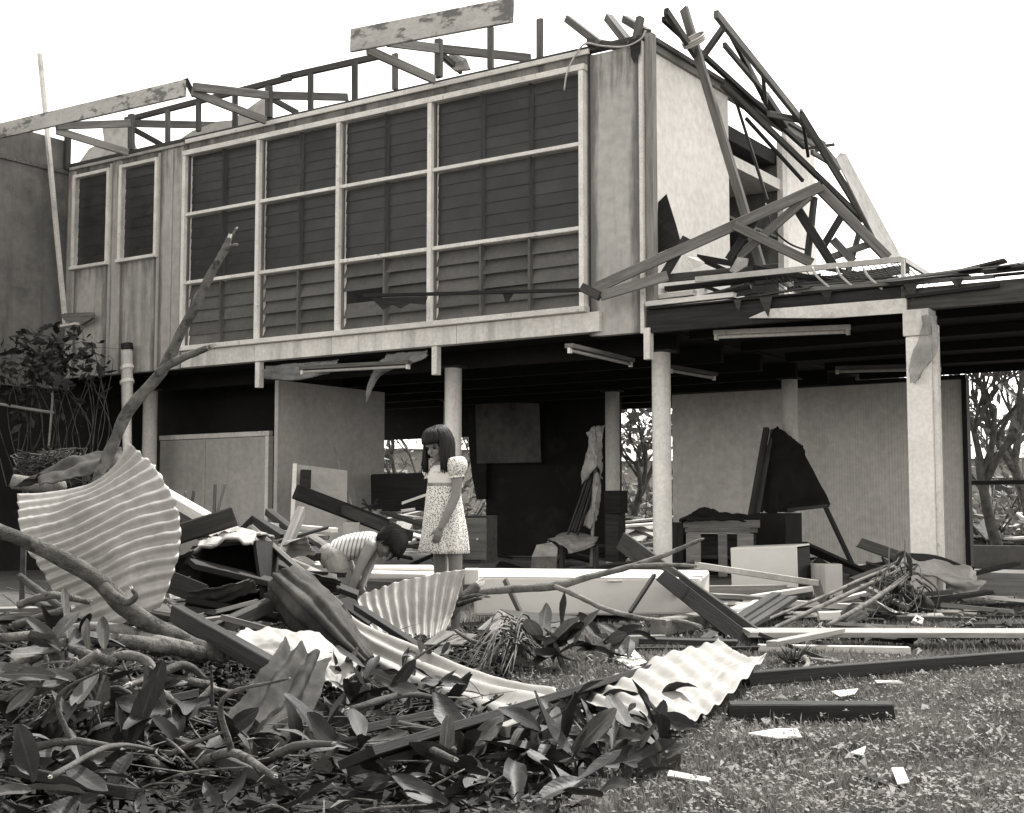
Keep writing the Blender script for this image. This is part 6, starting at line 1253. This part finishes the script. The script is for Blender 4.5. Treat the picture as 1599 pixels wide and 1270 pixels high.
for i in range(50):
    q = Hw(rnd.uniform(.5, 9.5), rnd.uniform(.6, 5.8), .06); L = rnd.uniform(.3, 1.2); el = rnd.uniform(-.3, .3); q.z = .09 + abs(math.sin(el)) * L / 2
    m = rnd.choice(('wood_black', 'wood_dark', 'wood_mid', 'wood_black'))
    zt = (q - HO).dot(ET); zone = 'by the pale doors' if zt > 8.4 else ('beside the partition wall' if zt > 7 else ('near the middle column' if zt > 5 else ('by the folded umbrella' if zt > 3.6 else ('under the workbench' if zt > 2 else 'before the ribbed wall'))))
    lath('dark board scrap on the slab ' + zone, '', q, L, rnd.choice((.06, .1, .16)), .025, m, rnd.uniform(0, 3.14), el, 'board_scrap', 'scrap')

# ------------------------------------------------------------------ leaf litter, grass and low weeds
def strips(name, n, place, mk, m, kind_label):
    V_ = []; F_ = []; k = 0
    for i in range(n):
        q = place()
        if q is None: continue
        v, f_ = mk(*q); V_.extend(v); F_.extend([tuple(k + x for x in ff) for ff in f_]); k += len(v)
    return tag(mobj(name, mesh(name, V_, F_), M[m], sm=True), kind_label[0], kind_label[1], kind='stuff')
rnd = random.Random(77)
def litter_place():
    x, y = rnd.gauss(-1.5, 1.25), 3.1 + 5.9 * rnd.random() ** .8
    if x > 0.55 - 0.08 * y + 0.25 * noise.noise(V((y * 1.5, 1, 1))) or x < -4: return None
    return x, y, gh(x, y) + rnd.uniform(.006, .035)
def litter_mk(x, y, z):
    a = rnd.uniform(0, 6.28); s = rnd.uniform(.012, .045); w = s * rnd.uniform(.18, .5); t = rnd.uniform(-.6, .6); c, s_ = math.cos(a), math.sin(a)
    P_ = [(-s, 0, -t * s * .3), (0, -w, rnd.uniform(0, .02)), (s, 0, t * s), (0, w, rnd.uniform(0, .03))]
    return [(x + px * c - py * s_, y + px * s_ + py * c, z + pz) for px, py, pz in P_], [(0, 1, 2, 3)]
strips('leaf_litter', 17000, litter_place, litter_mk, 'litter', ('dark leaf litter covering the ground between the wreckage', 'litter'))
strips('pale_litter', 500, litter_place, litter_mk, 'leaf_pale', ('pale scraps of dry leaf scattered through the wreckage', 'litter'))
def twig_mk(x, y, z):
    a = rnd.uniform(0, 6.28); L = rnd.uniform(.08, .35); d = V((math.cos(a), math.sin(a), rnd.uniform(-.1, .35))).normalized(); p = V((x, y, z)); r = rnd.uniform(.0018, .006); vs = []; fs = []
    tube_geo([p, p + d * L * .5 + V((rnd.uniform(-.02, .02), rnd.uniform(-.02, .02), rnd.uniform(-.02, .02))), p + d * L], [r, r * .9, r * .4], 4, 2, 0, vs, fs); return vs, fs
strips('twigs', 1700, litter_place, twig_mk, 'bark', ('thin twigs strewn through the wreckage', 'twigs'))
def lawn_mask(x, y):
    e = 0.35 + 0.25 * noise.noise(V((x * 1.3, y * 1.3, 0))) - 0.06 * (y - 4)
    return smooth(e - .35, e + .15, x)
def clump(x, y): return 0.5 + 0.5 * noise.noise(V((x * 2.3, y * 2.3, 8)))
def near_place(ymax, pw):
    def f_():
        y = 3.2 + (ymax - 3.2) * rnd.random() ** pw; x = rnd.uniform(-.5, 0.42 * y + .5)
        if rnd.random() > lawn_mask(x, y): return None
        if rnd.random() > 0.35 + 0.9 * clump(x, y): return None
        return x, y, gh(x, y)
    return f_
def weed_mk(x, y, z):
    vs = []; fs = []; n = rnd.choice((2, 3, 3)); h = rnd.uniform(.004, .06) * (.5 + clump(x, y)); a0 = rnd.uniform(0, 6.28)
    for k in range(n):
        a = a0 + k * 6.28 / n; s = rnd.uniform(.006, .012); c, s_ = math.cos(a), math.sin(a); t = rnd.uniform(-1.2, 1.6); b = len(vs)
        for u, w, q in ((0, 0, 0), (.6, -.55, .3), (1.35, -.3, .6), (1.35, .3, .6), (.6, .55, .3)):
            vs.append((x + s * (u * c - w * s_), y + s * (u * s_ + w * c), z + h + s * q * t))
        fs.append((b, b + 1, b + 2, b + 3, b + 4))
    return vs, fs
def blade_mk(x, y, z):
    a = rnd.uniform(0, 6.28); h = rnd.uniform(.015, .045) * (0.5 + 1.1 * clump(x + 5, y)) * (1.5 if rnd.random() < .06 else 1); w = rnd.uniform(.0010, .0024) * (1 + .08 * y); dx, dy = math.cos(a), math.sin(a); l_ = rnd.uniform(.1, .9) * h
    return [(x - dy * w, y + dx * w, z), (x + dy * w, y - dx * w, z), (x + dx * l_ * .4 + dy * w * .8, y + dy * l_ * .4 - dx * w * .8, z + h * .65), (x + dx * l_ * .4 - dy * w * .8, y + dy * l_ * .4 + dx * w * .8, z + h * .65), (x + dx * l_, y + dy * l_, z + h)], [(0, 1, 2, 3), (3, 2, 4)]
def lawn_chip():
    y = 3.4 + 4.6 * rnd.random(); x = rnd.uniform(.2, .42 * y + .3); return x, y, gh(x, y) + .03
strips('lawn_litter', 220, lawn_chip, litter_mk, 'leaf_pale', ('dead leaves scattered on the lawn', 'litter'))
def slab_chip():
    y = rnd.uniform(7.6, 12.2); x = rnd.uniform(.7, 5.0); return x, y, max(gh(x, y), 0) + rnd.uniform(.01, .06)
strips('splinters', 900, slab_chip, litter_mk, 'wood_dark', ('dark splinters strewn along the far edge of the lawn', 'splinters'))
strips('pale_splinters', 380, slab_chip, litter_mk, 'wood_pale', ('pale splinters strewn along the far edge of the lawn', 'splinters'))
strips('lawn_weeds', 15000, near_place(7.0, 1.25), weed_mk, 'clover', ('low broad-leaved weeds covering the near lawn', 'weeds'))
strips('lawn_grass', 260000, near_place(11.5, 1.15), blade_mk, 'grass', ('rough short grass of the lawn', 'grass'))

# ------------------------------------------------------------------ vine on the left wing, scrub and houses behind
vine = thing('vine', Hw(11.7, -0.6, 0), 'leafy vine climbing the dark left corner below the wing', 'vine')
rnd = random.Random(21); L = []
for i in range(26):
    x = rnd.uniform(10, 165); p = [D(x, 760, rnd.uniform(16.5, 17.6)), D(x + rnd.uniform(-25, 25), 660, 17.2), D(x + rnd.uniform(-35, 35), rnd.uniform(540, 600), 17.2), D(x + rnd.uniform(-40, 50), rnd.uniform(505, 580), 17.2)]
    p[1] += V((rnd.uniform(-.3, .3), 0, rnd.uniform(-.2, .2))); p[2] += V((rnd.uniform(-.25, .25), 0, 0)); L.append((p, [.008, .006, .004, .002]))
tubes('stem', L, M['bark_dark'], vine, 5, 4)
def leaves_blob(name, pts, size, m, parent, rr, o0):
    V_ = []; F_ = []
    for p in pts:
        a = V((rr.uniform(-1, 1), rr.uniform(-1, 1), rr.uniform(-.6, .6))).normalized(); b = a.orthogonal().normalized(); b.rotate(Matrix.Rotation(rr.uniform(0, 6), 3, a)); s = size * rr.uniform(.5, 1.3); k = len(V_); c = p - o0; n = a.cross(b)
        V_ += [c - a * s, c - b * s * .42 + n * s * .1, c + a * s, c + b * s * .42 + n * s * .1]; F_.append((k, k + 1, k + 2, k + 3))
    return mobj(name, mesh(name, V_, F_), M[m], parent, Matrix.Translation(o0))
pts = []
for i in range(520):
    x = rnd.gauss(75, 48); y = rnd.gauss(560, 34) if rnd.random() < .75 else rnd.uniform(540, 740)
    if 0 < x < 180 and y > 505 + abs(x - 85) * .25: pts.append(D(x, y, rnd.uniform(16.6, 17.6)))
leaves_blob('foliage', pts, .085, 'leaf', vine, rnd, D(80, 600, 17))
tag(tube('downpipe', [D(76, 700, 17.0), D(80, 650, 17), D(82, 620, 17), D(78, 600, 17)], .016, M['wood_pale']), 'thin pale downpipe behind the vine', 'pipe')
tag(tube('water_pipe', [D(-20, 628, 17.0), D(40, 638, 17.0), D(85, 645, 17.0)], .02, M['wood_pale']), 'level pale water pipe crossing behind the vine', 'pipe')
scrub = thing('brush_heap', D(60, 740, 8.5), 'heap of thin dry twigs behind the large iron sheet', 'brush')
tubes('twig', [([D(rnd.uniform(20, 100), rnd.uniform(700, 760), 8.2), D(rnd.uniform(20, 140), rnd.uniform(700, 755), 8.4), D(rnd.uniform(20, 160), rnd.uniform(705, 760), 8.2)], [.005, .004, .002]) for i in range(60)] + [([D(x, 745, 8.3), V((D(x, 745, 8.3).x, 8.3, gh(D(x, 745, 8.3).x, 8.3)))], .02) for x in (40, 90)], M['bark_dark'], scrub, 4, 3)
tag(tube('round_log', [D(20, 752, 7.2), D(60, 758, 7.2), D(95, 760, 7.1)], .04, M['bark_pale']), 'pale log end showing left of the large iron sheet', 'log')

def bare_tree(label, base, h, seed, m='bark', leafy=0, lean=0.0, group='storm-stripped trees behind the house', crown='leaf_pale', lsize=.16):
    rr = random.Random(seed); t = thing('stripped_tree', base, label, 'tree', group); seg = []; tips = []
    def grow(p, d, L, r, lev):
        q = p + d * L * .5 + V((rr.uniform(-.06, .06), rr.uniform(-.06, .06), rr.uniform(-.03, .03))) * L; e = q + (d + V((rr.uniform(-.25, .25), rr.uniform(-.25, .25), rr.uniform(-.1, .2)))).normalized() * L * .5
        seg.append((lev, [p, q, e], [r, r * .85, r * .68]))
        if lev >= 4: tips.append(e); return
        for k in range(3 if lev < 3 else 4):
            nd = (d + V((rr.uniform(-1, 1), rr.uniform(-1, 1), rr.uniform(-.35, .6))) * .85).normalized(); grow(p.lerp(e, rr.uniform(.55, 1.0)), nd, L * rr.uniform(.55, .8), r * .62, lev + 1)
        tips.append(e)
    grow(base, V((lean, 0, 1)).normalized(), h * .36, h * .022, 0)
    tubes('trunk', [(p, r) for lv, p, r in seg if lv <= 1], M[m], t, 8, 3, .15, base.copy()); tubes('branches', [(p, r) for lv, p, r in seg if lv > 1], M[m], t, 4, 2, 0, base.copy())
    if leafy:
        P_ = [rr.choice(tips) + V((rr.gauss(0, .3), rr.gauss(0, .3), rr.gauss(0, .3))) for i in range(leafy)]; leaves_blob('crown', P_, lsize, crown, t, rr, base.copy())
    return t
def gp(px, d): q = D(px, 800, d); return V((q.x, q.y, 0))
for i, (px, d, h, lf, ln, lab) in enumerate(((645, 30, 4.2, 250, -.2, 'stripped tree seen through the doorway left of the girl'), (985, 27, 4.0, 900, .1, 'leafy battered sapling seen between the two columns'), (1030, 34, 5.0, 500, -.2, 'taller stripped tree behind the sapling'),
        (1560, 23, 5.0, 260, -.1, 'twisted stripped tree standing past the ribbed wall'), (1620, 26, 6.0, 350, -.2, 'stripped tree right of the twisted one'), (1535, 33, 4.5, 300, .1, 'thin stripped tree farther behind the twisted one'), (700, 44, 5.0, 300, .1, 'distant stripped tree beyond the doorway'), (600, 40, 3.4, 200, .2, 'low broken tree beside the distant white-roofed house'))):
    bare_tree(lab, gp(px, d), h, 40 + i, 'bark_dark' if i % 2 else 'bark', lf // 3, ln)
rub = thing('rubble_heap', gp(1000, 26), 'heap of broken boards and iron on the ground behind the house', 'rubble')
for i in range(70):
    rr = random.Random(500 + i); c = gp(rr.choice((rr.uniform(940, 1060), rr.uniform(600, 740), rr.uniform(1500, 1640))), rr.uniform(23, 30)); a = rr.uniform(0, 3.14); L_ = rr.uniform(.5, 2.2); d = V((math.cos(a), math.sin(a), rr.uniform(-.2, .3))) * L_ * .5; c.z = rr.uniform(.05, .7)
    p0, p1 = c - d, c + d; p0.z = max(p0.z, .02); p1.z = max(p1.z, .02)
    bar('board', p0, p1, rr.uniform(.08, .4), .04, M[rr.choice(('wood_mid', 'wood_pale', 'wood_white', 'wood_dark', 'iron'))], rub)
def shrub(label, c, r, n, seed):
    rr = random.Random(seed); t = thing('shrub', c, label, 'shrub', 'battered shrubs behind the house'); P_ = []
    tubes('stems', [([c, c + V((rr.uniform(-r, r), rr.uniform(-r, r), rr.uniform(.6, 1.6) * r))], [.03, .006]) for k in range(14)], M['bark_dark'], t, 4, 2)
    for i in range(n): q = V((rr.gauss(0, .45), rr.gauss(0, .45), abs(rr.gauss(.3, .5)))) * r; P_.append(c + q)
    leaves_blob('foliage', P_, .13, 'leaf_pale' if seed % 2 else 'clover', t, rr, c.copy())
for i, (px, d, r, lab) in enumerate(((660, 32, 1.6, 'shrub seen through the doorway beside the girl'), (720, 36, 1.8, 'shrub behind the torn dark wall'), (1005, 31, 1.8, 'shrub between the two columns'), (1050, 36, 2.0, 'shrub behind the corner column'), (1540, 27, 1.6, 'shrub past the ribbed wall'), (1600, 31, 2.0, 'farther shrub past the ribbed wall'), (950, 38, 2.0, 'shrub hidden behind the folded umbrella'), (620, 50, 2.2, 'far shrub below the white-roofed house'), (1660, 36, 2.4, 'tall shrub beyond the outer frame'), (30, 40, 2.5, 'shrub beyond the left wing'))):
    shrub(lab, gp(px, d), r * .75, 420, 60 + i)
def far_house(label, px, d, w, dep, h, rz):
    c = gp(px, d); t = thing('distant_house', c, label, 'house'); Rz = Matrix.Translation(c) @ Matrix.Rotation(rz, 4, 'Z')
    def bx(name, x, y, z, sx, sy, sz, m, par=t): return mobj(name, bar_mesh(name, sx, sy, sz, .01), M[m], par, Rz @ Matrix.Translation((x - sx / 2, y, z)))
    bx('wall', 0, 0, h / 2, w, dep, h, 'far_wall')
    vs = [(-w / 2 - .5, -dep / 2 - .6, h), (w / 2 + .5, -dep / 2 - .6, h), (w / 2 + .5, dep / 2 + .6, h), (-w / 2 - .5, dep / 2 + .6, h), (-w / 2 - .5, 0, h + 1.5), (w / 2 + .5, 0, h + 1.5)]
    mobj('roof', fixn(mesh('roof', vs, [(0, 1, 5, 4), (2, 3, 4, 5), (0, 4, 3), (1, 2, 5), (0, 3, 2, 1)])), M['roof_far'], t, Rz @ Matrix.Translation((0, 0, .01)))
    for k in range(4):
        wd = bx('window', -w / 2 + w * (k + .5) / 4, -dep / 2 - .02, h * .6, 1.1, .08, 1.0, 'trim'); bx('pane', -w / 2 + w * (k + .5) / 4, -dep / 2 - .07, h * .6, .9, .04, .8, 'glass', wd)
far_house('distant pale house with a bright iron roof seen through the doorway', 630, 55, 9, 6, 3.2, R(18))
far_house('distant low house seen between the two columns', 1010, 62, 11, 6, 3.0, R(-10))
far_house('distant house beyond the outer frame at the right', 1620, 58, 9, 6, 3.0, R(-25))
